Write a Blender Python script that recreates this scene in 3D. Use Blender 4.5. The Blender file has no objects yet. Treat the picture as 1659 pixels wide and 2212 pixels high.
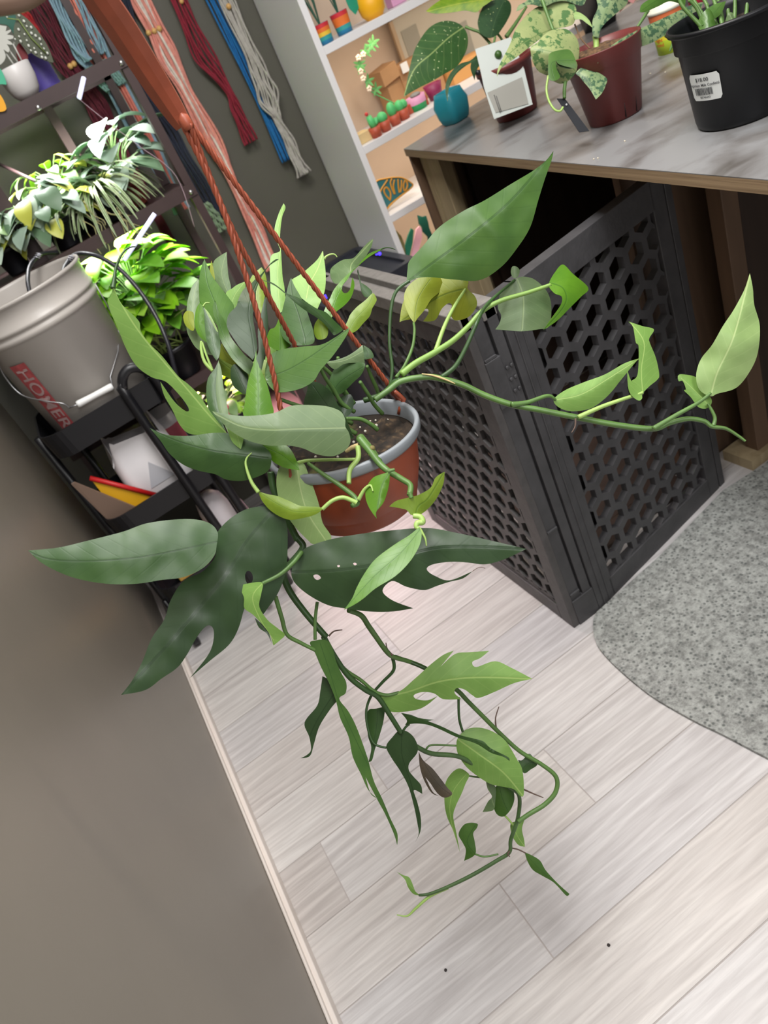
import bpy, bmesh, math, random
from mathutils import Vector, Matrix, geometry, noise
random.seed(7)
C = bpy.context.scene.collection
PI = math.pi
# ---------------------------------------------------------------- camera
FPX = 1616.6; TILT = .57319; ROLL = -.476908; HEAD = .224; CH = 1.3
fw = Vector((math.sin(HEAD)*math.cos(TILT), math.cos(HEAD)*math.cos(TILT), -math.sin(TILT)))
rt0 = Vector((math.cos(HEAD), -math.sin(HEAD), 0)); up0 = rt0.cross(fw)
RT = math.cos(ROLL)*rt0 + math.sin(ROLL)*up0
UP = -math.sin(ROLL)*rt0 + math.cos(ROLL)*up0
CAM = Vector((0, 0, CH))
cd = bpy.data.cameras.new('camera'); cam = bpy.data.objects.new('camera', cd); C.objects.link(cam)
m = Matrix.Identity(4)
for i in range(3):
    m[i][0] = RT[i]; m[i][1] = UP[i]; m[i][2] = -fw[i]; m[i][3] = CAM[i]
cam.matrix_world = m
cd.sensor_fit = 'VERTICAL'; cd.sensor_height = 36; cd.sensor_width = 27
cd.lens = FPX/2212*36
cd.clip_start = .02
cd.dof.use_dof = True; cd.dof.focus_distance = .97; cd.dof.aperture_fstop = 7.0
bpy.context.scene.camera = cam
# ---------------------------------------------------------------- world, lights, exposure
sc = bpy.context.scene
sc.view_settings.view_transform = 'Standard'; sc.view_settings.look = 'None'
sc.view_settings.gamma = 1; sc.view_settings.exposure = -0.12
w = bpy.data.worlds.new('room_light'); sc.world = w; w.use_nodes = True
bg = w.node_tree.nodes['Background']; bg.inputs[0].default_value = (.97, .98, 1, 1); bg.inputs[1].default_value = .40
def area(name, loc, rot, sx, sy, e, col=(1, 1, 1), spread=PI):
    l = bpy.data.lights.new(name, 'AREA'); l.shape = 'RECTANGLE'; l.size = sx; l.size_y = sy; l.energy = e; l.color = col; l.spread = spread
    o = bpy.data.objects.new(name, l); C.objects.link(o); o.location = loc; o.rotation_euler = rot; return o
area('ceiling_panel_light', (.35, .7, 2.55), (0, 0, 0), .5, 1.0, 50, (1, .99, .975))
area('ceiling_panel_light', (.5, -1.3, 2.55), (.5, 0, 0), .6, 1.2, 40, (1, .985, .97))
area('bookcase_fill_light', (.95, 1.2, 2.35), (-.62, 0, -.25), .7, .2, 13, (1, .88, .76))  # fill lamp added to brighten the bookcase from the front
area('grow_light', (.17, 2.34, 1.378), (0, 0, 0), .40, .1, 6.0, (1, .99, 1), 1.9)
area('grow_light', (.24, 2.26, 1.03), (0, 0, 0), .32, .1, 5.0, (1, .98, 1), 2.2)
area('pink_grow_light', (.25, 2.35, .56), (-.5, 0, .1), .3, .08, 5, (1, .6, .64), 1.8)

# ---------------------------------------------------------------- helpers
def ray(x, y): return ((x-829.5)*RT - (y-1106)*UP + FPX*fw)/FPX
def dep(x, y, D): return CAM + ray(x, y)*D
def onz(x, y, z):
    r = ray(x, y); return CAM + r*((z-CH)/r.z)
def ony(x, y, Y):
    r = ray(x, y); return CAM + r*(Y/r.y)
def onx(x, y, X):
    r = ray(x, y); return CAM + r*(X/r.x)
def lin(c):
    c = c/255.; return c/12.92 if c <= .04045 else ((c+.055)/1.055)**2.4
def rgb(*c): return (lin(c[0]), lin(c[1]), lin(c[2]), 1)
MATS = {}
def mat(name, col, rough=.5, metal=0, spec=.5, emit=None, es=0, alpha=1, trans=0, bump=0, bscale=60, var=0, vscale=8, coat=0):
    if name in MATS: return MATS[name]
    m = bpy.data.materials.new(name); m.use_nodes = True; nt = m.node_tree; b = nt.nodes['Principled BSDF']
    b.inputs['Base Color'].default_value = col; b.inputs['Roughness'].default_value = rough; b.inputs['Metallic'].default_value = metal
    b.inputs['Specular IOR Level'].default_value = spec; b.inputs['Coat Weight'].default_value = coat
    b.inputs['Transmission Weight'].default_value = trans; b.inputs['Alpha'].default_value = alpha
    if emit: b.inputs['Emission Color'].default_value = emit; b.inputs['Emission Strength'].default_value = es
    tc = nt.nodes.new('ShaderNodeTexCoord')
    if var:
        n = nt.nodes.new('ShaderNodeTexNoise'); n.inputs['Scale'].default_value = vscale; n.inputs['Detail'].default_value = 5
        nt.links.new(tc.outputs['Object'], n.inputs['Vector'])
        r = nt.nodes.new('ShaderNodeValToRGB'); r.color_ramp.elements[0].position = .3; r.color_ramp.elements[1].position = .7
        r.color_ramp.elements[0].color = tuple(col[i]*(1-var) for i in range(3))+(1,); r.color_ramp.elements[1].color = tuple(min(1, col[i]*(1+var)) for i in range(3))+(1,)
        nt.links.new(n.outputs['Fac'], r.inputs[0]); nt.links.new(r.outputs[0], b.inputs['Base Color'])
    if bump:
        n2 = nt.nodes.new('ShaderNodeTexNoise'); n2.inputs['Scale'].default_value = bscale; n2.inputs['Detail'].default_value = 4
        nt.links.new(tc.outputs['Object'], n2.inputs['Vector'])
        bp = nt.nodes.new('ShaderNodeBump'); bp.inputs['Strength'].default_value = bump; bp.inputs['Distance'].default_value = .002
        nt.links.new(n2.outputs['Fac'], bp.inputs['Height']); nt.links.new(bp.outputs[0], b.inputs['Normal'])
    MATS[name] = m; return m
class NB:
    "small node-tree helper"
    def __init__(s, name):
        s.m = bpy.data.materials.new(name); s.m.use_nodes = True; s.t = s.m.node_tree; s.b = s.t.nodes['Principled BSDF']; MATS[name] = s.m
    def n(s, typ, **k):
        x = s.t.nodes.new(typ)
        for a, v in k.items():
            if a.startswith('i_'):
                x.inputs[a[2:].replace('_', ' ')].default_value = v
            elif a.startswith('j'):
                x.inputs[int(a[1:])].default_value = v
            else: setattr(x, a, v)
        return x
    def l(s, a, b): s.t.links.new(a, b)
    def math(s, op, a, b=None, clamp=False):
        x = s.t.nodes.new('ShaderNodeMath'); x.operation = op; x.use_clamp = clamp
        for i, v in enumerate((a, b)):
            if v is None: continue
            if isinstance(v, (int, float)): x.inputs[i].default_value = v
            else: s.l(v, x.inputs[i])
        return x.outputs[0]
    def ramp(s, fac, els):
        r = s.t.nodes.new('ShaderNodeValToRGB'); e = r.color_ramp.elements
        e[0].position, e[0].color = els[0]; e[1].position, e[1].color = els[-1]
        for p, c in els[1:-1]:
            q = e.new(p); q.color = c
        s.l(fac, r.inputs[0]); return r.outputs[0]
    def mix(s, fac, a, b):
        x = s.t.nodes.new('ShaderNodeMix'); x.data_type = 'RGBA'
        for i, v in ((0, fac), (6, a), (7, b)):
            if isinstance(v, (int, float, tuple)): x.inputs[i].default_value = v
            else: s.l(v, x.inputs[i])
        return x.outputs[2]

WORG = {}
def org(p): return WORG.get(p.name, Vector((0, 0, 0))) if p else Vector((0, 0, 0))
def props(o, label=None, cat=None, group=None, kind=None):
    if label: o['label'] = label
    if cat: o['category'] = cat
    if group: o['group'] = group
    if kind: o['kind'] = kind
    return o
def thing(name, loc, label, cat, group=None):
    o = bpy.data.objects.new(name, None); C.objects.link(o); o.empty_display_size = .02
    o.location = loc; WORG[o.name] = Vector(loc); return props(o, label, cat, group)
def link_mesh(name, me, parent=None, mats=None, smooth=False, base=None):
    "mesh given in world coordinates; origin moves to base (or the parent's origin)"
    o = bpy.data.objects.new(name, me); C.objects.link(o)
    w0 = org(parent)
    b = Vector(base) if base is not None else w0
    me.transform(Matrix.Translation(-b))
    o.location = b - w0
    WORG[o.name] = b
    if parent: o.parent = parent
    for mm in (mats or []): me.materials.append(mm)
    if smooth:
        for p in me.polygons: p.use_smooth = True
    return o
class MB:
    def __init__(s): s.v = []; s.f = []; s.mi = []; s.sm = []; s.uv = {}
    def add(s, vs, fs, mi=0, sm=False):
        k = len(s.v); s.v += [Vector(x) for x in vs]
        for f in fs: s.f.append(tuple(i+k for i in f)); s.mi.append(mi); s.sm.append(sm)
        return k
    def box(s, a, b, mi=0, M=None):
        x0, y0, z0 = a; x1, y1, z1 = b
        vs = [Vector(p) for p in ((x0,y0,z0),(x1,y0,z0),(x1,y1,z0),(x0,y1,z0),(x0,y0,z1),(x1,y0,z1),(x1,y1,z1),(x0,y1,z1))]
        if M: vs = [M @ p for p in vs]
        s.add(vs, [(0,3,2,1),(4,5,6,7),(0,1,5,4),(1,2,6,5),(2,3,7,6),(3,0,4,7)], mi)
    def obox(s, o, u, v, n, lu, lv, ln, mi=0):
        "box from corner o along unit vectors u,v,n"
        o = Vector(o); M = Matrix((( u[0],v[0],n[0],o[0]),(u[1],v[1],n[1],o[1]),(u[2],v[2],n[2],o[2]),(0,0,0,1)))
        s.box((0,0,0),(lu,lv,ln), mi, M)
    def tube(s, pts, r, seg=8, mi=0, cap=True, sq=1):
        pts = [Vector(p) for p in pts]; n = len(pts)
        rr = r if isinstance(r, (list, tuple)) else [r]*n
        ref = None; rings = []
        for i, p in enumerate(pts):
            t = (pts[min(i+1, n-1)]-pts[max(i-1, 0)])
            t = t.normalized() if t.length > 1e-9 else Vector((0, 0, 1))
            if ref is None:
                ref = t.cross(Vector((0, 0, 1)))
                if ref.length < .1: ref = t.cross(Vector((1, 0, 0)))
            ref = (ref - t*ref.dot(t)).normalized(); b = t.cross(ref)
            rings.append([p+ref*math.cos(2*PI*k/seg)*rr[i]+b*math.sin(2*PI*k/seg)*rr[i]*sq for k in range(seg)])
        vs = [q for R_ in rings for q in R_]; fs = []
        for i in range(n-1):
            for k in range(seg):
                k2 = (k+1) % seg; fs.append((i*seg+k, i*seg+k2, (i+1)*seg+k2, (i+1)*seg+k))
        if cap: fs.append(tuple(reversed(range(seg)))); fs.append(tuple((n-1)*seg+k for k in range(seg)))
        s.add(vs, fs, mi, True)
    def lathe(s, c, prof, seg=48, mi=0, ax=None, capb=False, capt=False):
        c = Vector(c); z = Vector(ax).normalized() if ax is not None else Vector((0, 0, 1))
        x = z.orthogonal().normalized() if ax is not None else Vector((1, 0, 0)); y = z.cross(x)
        vs = []; fs = []
        for (r, h) in prof:
            for k in range(seg):
                a = 2*PI*k/seg; vs.append(c+z*h+(x*math.cos(a)+y*math.sin(a))*r)
        for i in range(len(prof)-1):
            for k in range(seg):
                k2 = (k+1) % seg; fs.append((i*seg+k, i*seg+k2, (i+1)*seg+k2, (i+1)*seg+k))
        if capb: fs.append(tuple(reversed(range(seg))))
        if capt: fs.append(tuple((len(prof)-1)*seg+k for k in range(seg)))
        s.add(vs, fs, mi, True)
    def ball(s, c, r, mi=0, seg=12, sz=1):
        c = Vector(c); s.lathe(c, [(max(1e-5, r*math.sin(PI*i/8)), -r*sz*math.cos(PI*i/8)) for i in range(9)], seg, mi)
    def prism(s, poly, n, th, mi=0):
        "extrude a polygon (list of world points) by th along n"
        poly = [Vector(p) for p in poly]; n = Vector(n).normalized()*th; k = len(poly)
        vs = poly+[p+n for p in poly]
        fs = [tuple(range(k)), tuple(reversed(range(k, 2*k)))]+[(i, (i+1) % k+0, (i+1) % k+k, i+k) for i in range(k)]
        s.add(vs, fs, mi)
    def build(s, name, mats, parent=None, base=None, bevel=0, smooth=None):
        me = bpy.data.meshes.new(name); me.from_pydata([tuple(v) for v in s.v], [], s.f)
        mats = mats if isinstance(mats, (list, tuple)) else [mats]
        for i, p in enumerate(me.polygons): p.material_index = min(s.mi[i], len(mats)-1); p.use_smooth = s.sm[i]
        o = link_mesh(name, me, parent, mats, base=base)
        bm = bmesh.new(); bm.from_mesh(me); bmesh.ops.recalc_face_normals(bm, faces=bm.faces); bm.to_mesh(me); bm.free()
        if bevel:
            b = o.modifiers.new('bevel', 'BEVEL'); b.width = bevel; b.segments = 2; b.limit_method = 'ANGLE'; b.angle_limit = .6
        return o
def catmull(pts, n=8, closed=False, sharp=False):
    "smooth a 2-D or 3-D polyline"
    P = [tuple(map(float, p)) for p in pts]; N = len(P); out = []
    d = len(P[0])
    def corner(i):
        if not sharp: return False
        if not closed and i in (0, N-1): return True
        a = P[(i-1) % N]; b = P[i]; c = P[(i+1) % N]
        u = Vector([a[k]-b[k] for k in range(d)]); v = Vector([c[k]-b[k] for k in range(d)])
        if u.length < 1e-9 or v.length < 1e-9: return False
        return u.angle(v) < 1.35
    cs = [corner(i) for i in range(N)]
    last = N if closed else N-1
    for i in range(last):
        p1 = P[i]; p2 = P[(i+1) % N]
        p0 = P[(i-1) % N] if (closed or i > 0) else p1
        p3 = P[(i+2) % N] if (closed or i < N-2) else p2
        if cs[i]: p0 = p1
        if cs[(i+1) % N]: p3 = p2
        for k in range(n):
            t = k/n
            out.append(tuple(.5*((2*p1[j])+(-p0[j]+p2[j])*t+(2*p0[j]-5*p1[j]+4*p2[j]-p3[j])*t*t+(-p0[j]+3*p1[j]-3*p2[j]+p3[j])*t**3) for j in range(d)))
    if not closed: out.append(P[-1])
    return out
def resample(pts, n):
    P = [Vector(p) for p in pts]; L = [0]
    for i in range(1, len(P)): L.append(L[-1]+(P[i]-P[i-1]).length)
    out = []; j = 0
    for k in range(n):
        t = L[-1]*k/(n-1)
        while j < len(P)-2 and L[j+1] < t: j += 1
        s = L[j+1]-L[j]; out.append(P[j].lerp(P[j+1], 0 if s == 0 else min(1, max(0, (t-L[j])/s))))
    return out
def text_on(s_, size, mapf, name, m_, parent, extr=.0):
    "flat lettering: mapf(x,y) -> world point; built as mesh"
    cu = bpy.data.curves.new('t', 'FONT'); cu.body = s_; cu.size = size; cu.align_x = 'CENTER'; cu.align_y = 'CENTER'; cu.resolution_u = 3; cu.offset = size*.012
    o = bpy.data.objects.new('t', cu); C.objects.link(o)
    dg = bpy.context.evaluated_depsgraph_get(); me = bpy.data.meshes.new_from_object(o.evaluated_get(dg))
    bpy.data.objects.remove(o); bpy.data.curves.remove(cu)
    me.materials.clear()
    for v in me.vertices: v.co = mapf(v.co.x, v.co.y)
    return link_mesh(name, me, parent, [m_])

# ---------------------------------------------------------------- materials
def wood_mat(name, c0, c1, sc_=(3, 40, 40), rough=.55, band=.5, bump=.15):
    if name in MATS: return MATS[name]
    b = NB(name); tc = b.n('ShaderNodeTexCoord'); mp = b.n('ShaderNodeMapping'); mp.inputs['Scale'].default_value = sc_
    b.l(tc.outputs['Object'], mp.inputs[0]); n = b.n('ShaderNodeTexNoise', i_Scale=1.0, i_Detail=6.0, i_Distortion=band)
    b.l(mp.outputs[0], n.inputs['Vector']); c = b.ramp(n.outputs['Fac'], [(.3, c0), (.7, c1)])
    b.l(c, b.b.inputs['Base Color']); b.b.inputs['Roughness'].default_value = rough
    bp = b.n('ShaderNodeBump', i_Strength=bump, i_Distance=.001); b.l(n.outputs['Fac'], bp.inputs['Height']); b.l(bp.outputs[0], b.b.inputs['Normal'])
    return b.m
def floor_mat():
    b = NB('pale_plank_floor'); tc = b.n('ShaderNodeTexCoord'); at = b.n('ShaderNodeAttribute', attribute_name='plank')
    cmb = b.n('ShaderNodeCombineXYZ'); r7 = b.math('MULTIPLY', at.outputs['Fac'], 37.0); b.l(r7, cmb.inputs[0]); b.l(b.math('MULTIPLY', at.outputs['Fac'], 11.0), cmb.inputs[1])
    add = b.n('ShaderNodeVectorMath', operation='ADD'); b.l(tc.outputs['Object'], add.inputs[0]); b.l(cmb.outputs[0], add.inputs[1])
    mp = b.n('ShaderNodeMapping'); mp.inputs['Scale'].default_value = (2.2, 26, 1); b.l(add.outputs[0], mp.inputs[0])
    n1 = b.n('ShaderNodeTexNoise', i_Scale=1.0, i_Detail=3.0, i_Distortion=1.6); b.l(mp.outputs[0], n1.inputs['Vector'])
    mp2 = b.n('ShaderNodeMapping'); mp2.inputs['Scale'].default_value = (9, 150, 1); b.l(add.outputs[0], mp2.inputs[0])
    n2 = b.n('ShaderNodeTexNoise', i_Scale=1.0, i_Detail=4.0, i_Distortion=.6); b.l(mp2.outputs[0], n2.inputs['Vector'])
    mp3 = b.n('ShaderNodeMapping'); mp3.inputs['Scale'].default_value = (1.1, 7, 1); b.l(add.outputs[0], mp3.inputs[0])
    wv = b.n('ShaderNodeTexWave', i_Scale=1.6, i_Distortion=7.0, i_Detail=2.0, bands_direction='Y'); wv.inputs['Detail Scale'].default_value = 1.2; b.l(mp3.outputs[0], wv.inputs['Vector'])
    c1 = b.ramp(n1.outputs['Fac'], [(.25, rgb(188, 184, 182)), (.5, rgb(205, 202, 200)), (.75, rgb(216, 214, 212))])
    c2 = b.mix(b.math('MULTIPLY', b.ramp(n2.outputs['Fac'], [(.35, (1, 1, 1, 1)), (.62, (0, 0, 0, 1))]), .34), c1, rgb(164, 158, 156))
    gr = b.ramp(wv.outputs['Fac'], [(.0, (1, 1, 1, 1)), (.18, (0, 0, 0, 1))])
    c3 = b.mix(b.math('MULTIPLY', gr, .30), c2, rgb(232, 229, 226))
    tint = b.ramp(at.outputs['Fac'], [(0, rgb(238, 233, 230)), (.5, rgb(252, 250, 248)), (1, rgb(242, 241, 243))])
    mx = b.n('ShaderNodeMix', data_type='RGBA', blend_type='MULTIPLY'); mx.inputs[0].default_value = 1; b.l(c3, mx.inputs[6]); b.l(tint, mx.inputs[7])
    b.l(mx.outputs[2], b.b.inputs['Base Color']); b.b.inputs['Roughness'].default_value = .42
    bp = b.n('ShaderNodeBump', i_Strength=.25, i_Distance=.001); b.l(n2.outputs['Fac'], bp.inputs['Height']); b.l(bp.outputs[0], b.b.inputs['Normal'])
    return b.m
def leaf_mat(name, base, vein, dark=None, rough=.42, transl=.18, veinw=.035, side=.17, spots=None, mottled=None, nsc=26):
    if name in MATS: return MATS[name]
    dark = dark or tuple(c*.72 for c in base[:3])+(1,)
    g_ = lambda c: (c[0]*.84, c[1]*.78, c[2]*.62, 1)
    base, dark, vein = g_(base), g_(dark), g_(vein)
    b = NB(name); uv = b.n('ShaderNodeUVMap'); sp = b.n('ShaderNodeSeparateXYZ'); b.l(uv.outputs[0], sp.inputs[0]); tc = b.n('ShaderNodeTexCoord')
    au = b.math('ABSOLUTE', sp.outputs[0])
    n = b.n('ShaderNodeTexNoise', i_Scale=float(nsc), i_Detail=4.0); b.l(tc.outputs['Object'], n.inputs['Vector'])
    c = b.ramp(n.outputs['Fac'], [(.3, dark), (.68, base)])
    if mottled:
        n3 = b.n('ShaderNodeTexNoise', i_Scale=mottled[1], i_Detail=5.0, i_Roughness=.65); b.l(tc.outputs['Object'], n3.inputs['Vector'])
        mf = b.ramp(n3.outputs['Fac'], [(mottled[2], (0, 0, 0, 1)), (mottled[2]+.04, (1, 1, 1, 1))]); c = b.mix(mf, c, mottled[0])
    if spots:
        v = b.n('ShaderNodeTexVoronoi', i_Scale=spots[1]); b.l(tc.outputs['Object'], v.inputs['Vector'])
        sf = b.ramp(v.outputs['Distance'], [(spots[2], (1, 1, 1, 1)), (spots[2]+.05, (0, 0, 0, 1))]); c = b.mix(sf, c, spots[0])
    ph = b.math('SUBTRACT', b.math('MULTIPLY', sp.outputs[1], 9.0), b.math('MULTIPLY', au, 2.4))
    fr = b.math('ABSOLUTE', b.math('SUBTRACT', b.math('FRACT', ph), .5))
    sv = b.ramp(fr, [(.0, (1, 1, 1, 1)), (.09, (0, 0, 0, 1))])
    md = b.ramp(au, [(veinw*.5, (1, 1, 1, 1)), (veinw, (0, 0, 0, 1))])
    c = b.mix(b.math('MULTIPLY', sv, side), c, vein); c = b.mix(b.math('MULTIPLY', md, .85), c, vein)
    b.l(c, b.b.inputs['Base Color']); b.b.inputs['Roughness'].default_value = rough
    hsum = b.math('ADD', b.math('MULTIPLY', sv, .25), md); hh = b.math('ADD', b.math('MULTIPLY', n.outputs['Fac'], .9), b.math('MULTIPLY', hsum, -.6))
    bp = b.n('ShaderNodeBump', i_Strength=.22, i_Distance=.0012); b.l(hh, bp.inputs['Height']); b.l(bp.outputs[0], b.b.inputs['Normal'])
    tr = b.n('ShaderNodeBsdfTranslucent'); b.l(c, tr.inputs[0]); ms = b.n('ShaderNodeMixShader'); ms.inputs[0].default_value = transl
    out = b.t.nodes['Material Output']; b.l(b.b.outputs[0], ms.inputs[1]); b.l(tr.outputs[0], ms.inputs[2]); b.l(ms.outputs[0], out.inputs[0])
    return b.m
LM = dict(
 dk=leaf_mat('leaf_dark', rgb(62, 98, 50), rgb(42, 74, 36), rgb(48, 84, 40), .44, .08),
 db=leaf_mat('leaf_deep', rgb(56, 84, 54), rgb(40, 66, 40), rgb(46, 72, 46), .38, .05),
 md=leaf_mat('leaf_mid', rgb(84, 126, 58), rgb(58, 98, 42), rgb(66, 108, 46), .38, .15),
 br=leaf_mat('leaf_bright', rgb(104, 158, 44), rgb(72, 124, 32), rgb(84, 140, 34), .36, .25),
 li=leaf_mat('leaf_lime', rgb(146, 178, 62), rgb(110, 148, 44), rgb(126, 162, 48), .42, .35),
 ye=leaf_mat('leaf_yellow_green', rgb(172, 188, 66), rgb(122, 148, 50), rgb(150, 172, 54), .45, .35),
 lt=leaf_mat('leaf_light_underside', rgb(142, 190, 106), rgb(176, 214, 134), rgb(124, 172, 90), .5, .2),
 pa=leaf_mat('leaf_pale_underside', rgb(172, 208, 148), rgb(200, 228, 174), rgb(154, 192, 130), .52, .2),
 gr=leaf_mat('leaf_grey_green', rgb(112, 140, 104), rgb(138, 164, 124), rgb(94, 124, 88), .45, .12),
 br2=leaf_mat('leaf_withered', rgb(92, 82, 72), rgb(60, 52, 46), rgb(58, 54, 48), .6, .05))
STEM = mat('stem_green', rgb(82, 114, 56), .45, var=.25, vscale=30)
STEMD = mat('stem_dark', rgb(50, 78, 38), .45, var=.25, vscale=30)
STEML = mat('stem_light', rgb(150, 180, 96), .45, var=.15, vscale=30)
BROWN = mat('root_brown', rgb(96, 76, 66), .7)

# ================================================================ THE SETTING
# floor planks: run along X, courses of .1577 m
def build_floor():
    mb = MB(); pitch = .1577; y0 = .919-.1577*14; vals = []
    fixed = {14: -.198, 13: .277, 12: .048}
    L = 1.22; r = random.Random(3)
    for k in range(0, 36):
        ya = y0+k*pitch; off = fixed.get(k, r.uniform(0, L)); off = off-L*math.ceil((off+1.2)/L)
        x = off
        while x < 3.0:
            g = .0012
            a, b = max(-1.2, x+g), min(3.0, x+L-g)
            if b > a:
                mb.add([(a, ya+g, 0), (b, ya+g, 0), (b, ya+pitch-g, 0), (a, ya+pitch-g, 0)], [(0, 1, 2, 3)]); vals.append(r.random())
            x += L
    n = len(mb.f)
    mb.add([(-1.2, y0, -.0008), (3, y0, -.0008), (3, y0+36*pitch, -.0008), (-1.2, y0+36*pitch, -.0008)], [(0, 1, 2, 3)], 1); vals.append(0)
    mb.box((-1.2, y0, -.05), (3, y0+36*pitch, -.004), 1); vals += [0]*6
    o = mb.build('floor', [floor_mat(), mat('floor_joint', rgb(176, 168, 164), .8)])
    at = o.data.attributes.new('plank', 'FLOAT', 'FACE')
    for i, v in enumerate(vals): at.data[i].value = v
    props(o, kind='structure')
build_floor()
# walls
WALLM = mat('olive_grey_wall_paint', rgb(82, 80, 70), .55, var=.06, vscale=3, bump=.2, bscale=40)
WALLG = mat('gloss_taupe_panel', rgb(124, 117, 106), .36, var=.08, vscale=2.2, bump=.08, bscale=14)
mb = MB(); mb.box((-1.2, 2.57, 0), (3.0, 2.67, 2.7)); props(mb.build('wall_back', WALLM), kind='structure')
mb = MB(); mb.box((-.42, -1.2, 0), (-.312, 2.32, 2.7)); props(mb.build('wall_left', WALLG, bevel=.008), kind='structure')
mb = MB(); mb.box((-.312, -1.2, 0), (-.298, 2.325, .03)); mb.box((-.312, -1.2, .03), (-.306, 2.325, .042))
props(mb.build('baseboard_left', mat('white_trim', rgb(226, 216, 208), .4), bevel=.003), kind='structure')
mb = MB(); mb.box((-1.2, 2.32, 0), (-1.1, 2.57, 2.7)); props(mb.build('wall_side', WALLM), kind='structure')
mb = MB(); mb.box((3.0, -1.2, 0), (3.1, 2.67, 2.7)); props(mb.build('wall_right', WALLM), kind='structure')

# ================================================================ HELPERS FOR PLANTS
WIN = {'A': (220, 420, 700/1659), 'B': (50, 950, 1150/1659), 'Cc': (500, 1280, 750/1659), 'D': (700, 300, 959/1659), 'F': (0, 0, 1),
       'E': (900, 1500, 350/1548), 'G': (380, 560, 260/1659), 'P': (600, 750, 360/1659), 'T': (860, 0, 400/1659), 'U': (1100, 0, 559/1659), 'V': (1200, 0, 459/1659),
       'H': (220, 480, 320/1659), 'K': (560, 480, 300/1659)}
def W(win, pts):
    ox, oy, s = WIN[win]; return [(ox+p[0]*s, oy+p[1]*s) for p in pts]
def leaf(parent, win, outline, mid, D, m_, fold=(.25, .25), bow=0.0, holes=(), name='leaf', step=9, wave=.0, label=None, thick=.0005):
    "outline/midrib traced as silhouettes; every leaf gets its own distance, fold, bow and thickness"
    O = catmull(W(win, outline), 6, True, True); O2 = []
    for i in range(len(O)):
        a_, b_ = O[i], O[(i+1) % len(O)]; dd = math.hypot(b_[0]-a_[0], b_[1]-a_[1])
        if O2 and dd < .8: continue
        k_ = max(1, int(dd/5.5)); O2 += [(a_[0]+(b_[0]-a_[0])*q_/k_, a_[1]+(b_[1]-a_[1])*q_/k_) for q_ in range(k_)]
    O = O2; Md = resample([Vector(p) for p in catmull(W(win, mid), 5)], 24)
    H = [catmull(W(win, h), 4, True, False) for h in holes]
    xs = [p[0] for p in O]; ys = [p[1] for p in O]
    def inside(q, poly):
        c = False; j = len(poly)-1
        for i in range(len(poly)):
            a, b = poly[i], poly[j]
            if (a[1] > q[1]) != (b[1] > q[1]) and q[0] < (b[0]-a[0])*(q[1]-a[1])/(b[1]-a[1])+a[0]: c = not c
            j = i
        return c
    def segd(q, poly):
        return min((q[0]-p[0])**2+(q[1]-p[1])**2 for p in poly)**.5
    V = [Vector(p) for p in O]; Ed = [(i, (i+1) % len(O)) for i in range(len(O))]
    for h in H:
        k = len(V); V += [Vector(p) for p in h]; Ed += [(k+i, k+(i+1) % len(h)) for i in range(len(h))]
    allb = [tuple(p) for p in V]
    st = step
    while (max(xs)-min(xs))*(max(ys)-min(ys))/st/st > 2200: st *= 1.15
    yy = min(ys)+st/2; row = 0
    while yy < max(ys):
        xx = min(xs)+(st/2 if row % 2 else st*.1)
        while xx < max(xs):
            q = (xx, yy)
            if inside(q, O) and not any(inside(q, h) for h in H) and segd(q, allb) > st*.6 and segd(q, [tuple(p) for p in Md]) > st*.5: V.append(Vector(q))
            xx += st
        yy += st*.866; row += 1
    for p in Md[1:-1]:
        if inside(p, O) and not any(inside(p, h) for h in H) and segd(p, allb) > 2: V.append(p.copy())
    nv, ne, nf, *_ = geometry.delaunay_2d_cdt(V, Ed, [], 1, 1e-4)
    faces = []
    for f in nf:
        c = sum((nv[i] for i in f), Vector((0, 0)))/len(f)
        if inside(c, O) and not any(inside(c, h) for h in H): faces.append(tuple(f))
    info = []
    for q in nv:
        best = None
        for i in range(len(Md)-1):
            a, b = Md[i], Md[i+1]; ab = b-a; t = max(0, min(1, (q-a).dot(ab)/max(1e-9, ab.length_squared))); c = a+ab*t; d = (q-c).length
            if best is None or d < best[0]:
                s = ab.x*(q.y-a.y)-ab.y*(q.x-a.x); best = (d, (i+t)/(len(Md)-1), 1 if s > 0 else -1)
        info.append(best)
    mw = max(i[0] for i in info) or 1
    Dl = D if isinstance(D, (list, tuple)) else [D, D]
    me = bpy.data.meshes.new(name); co = []
    sd = random.random()*50
    for q, (d, t, sg) in zip(nv, info):
        k = t*(len(Dl)-1); i = min(int(k), len(Dl)-2); d0 = Dl[i]+(Dl[i+1]-Dl[i])*(k-i)
        dm = d*d0/FPX; fc = fold[0] if sg > 0 else fold[1]
        z = d0+fc*dm*(.75+.5*d/mw)+bow*4*t*(1-t)+wave*noise.noise(Vector((q.x*.02, q.y*.02, sd)))
        co.append(tuple(dep(q.x, q.y, z)))
    me.from_pydata(co, [], faces)
    uvl = me.uv_layers.new(name='UVMap')
    for lp in me.loops:
        d, t, sg = info[lp.vertex_index]; uvl.data[lp.index].uv = (sg*d/mw, t)
    o = link_mesh(name, me, parent, [m_], True, base=dep(*Md[0], Dl[0]))
    so = o.modifiers.new('thickness', 'SOLIDIFY'); so.thickness = thick; so.offset = 0
    es = o.modifiers.new('rim_split', 'EDGE_SPLIT'); es.split_angle = 1.1
    if label: o['label'] = label
    return o
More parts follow.
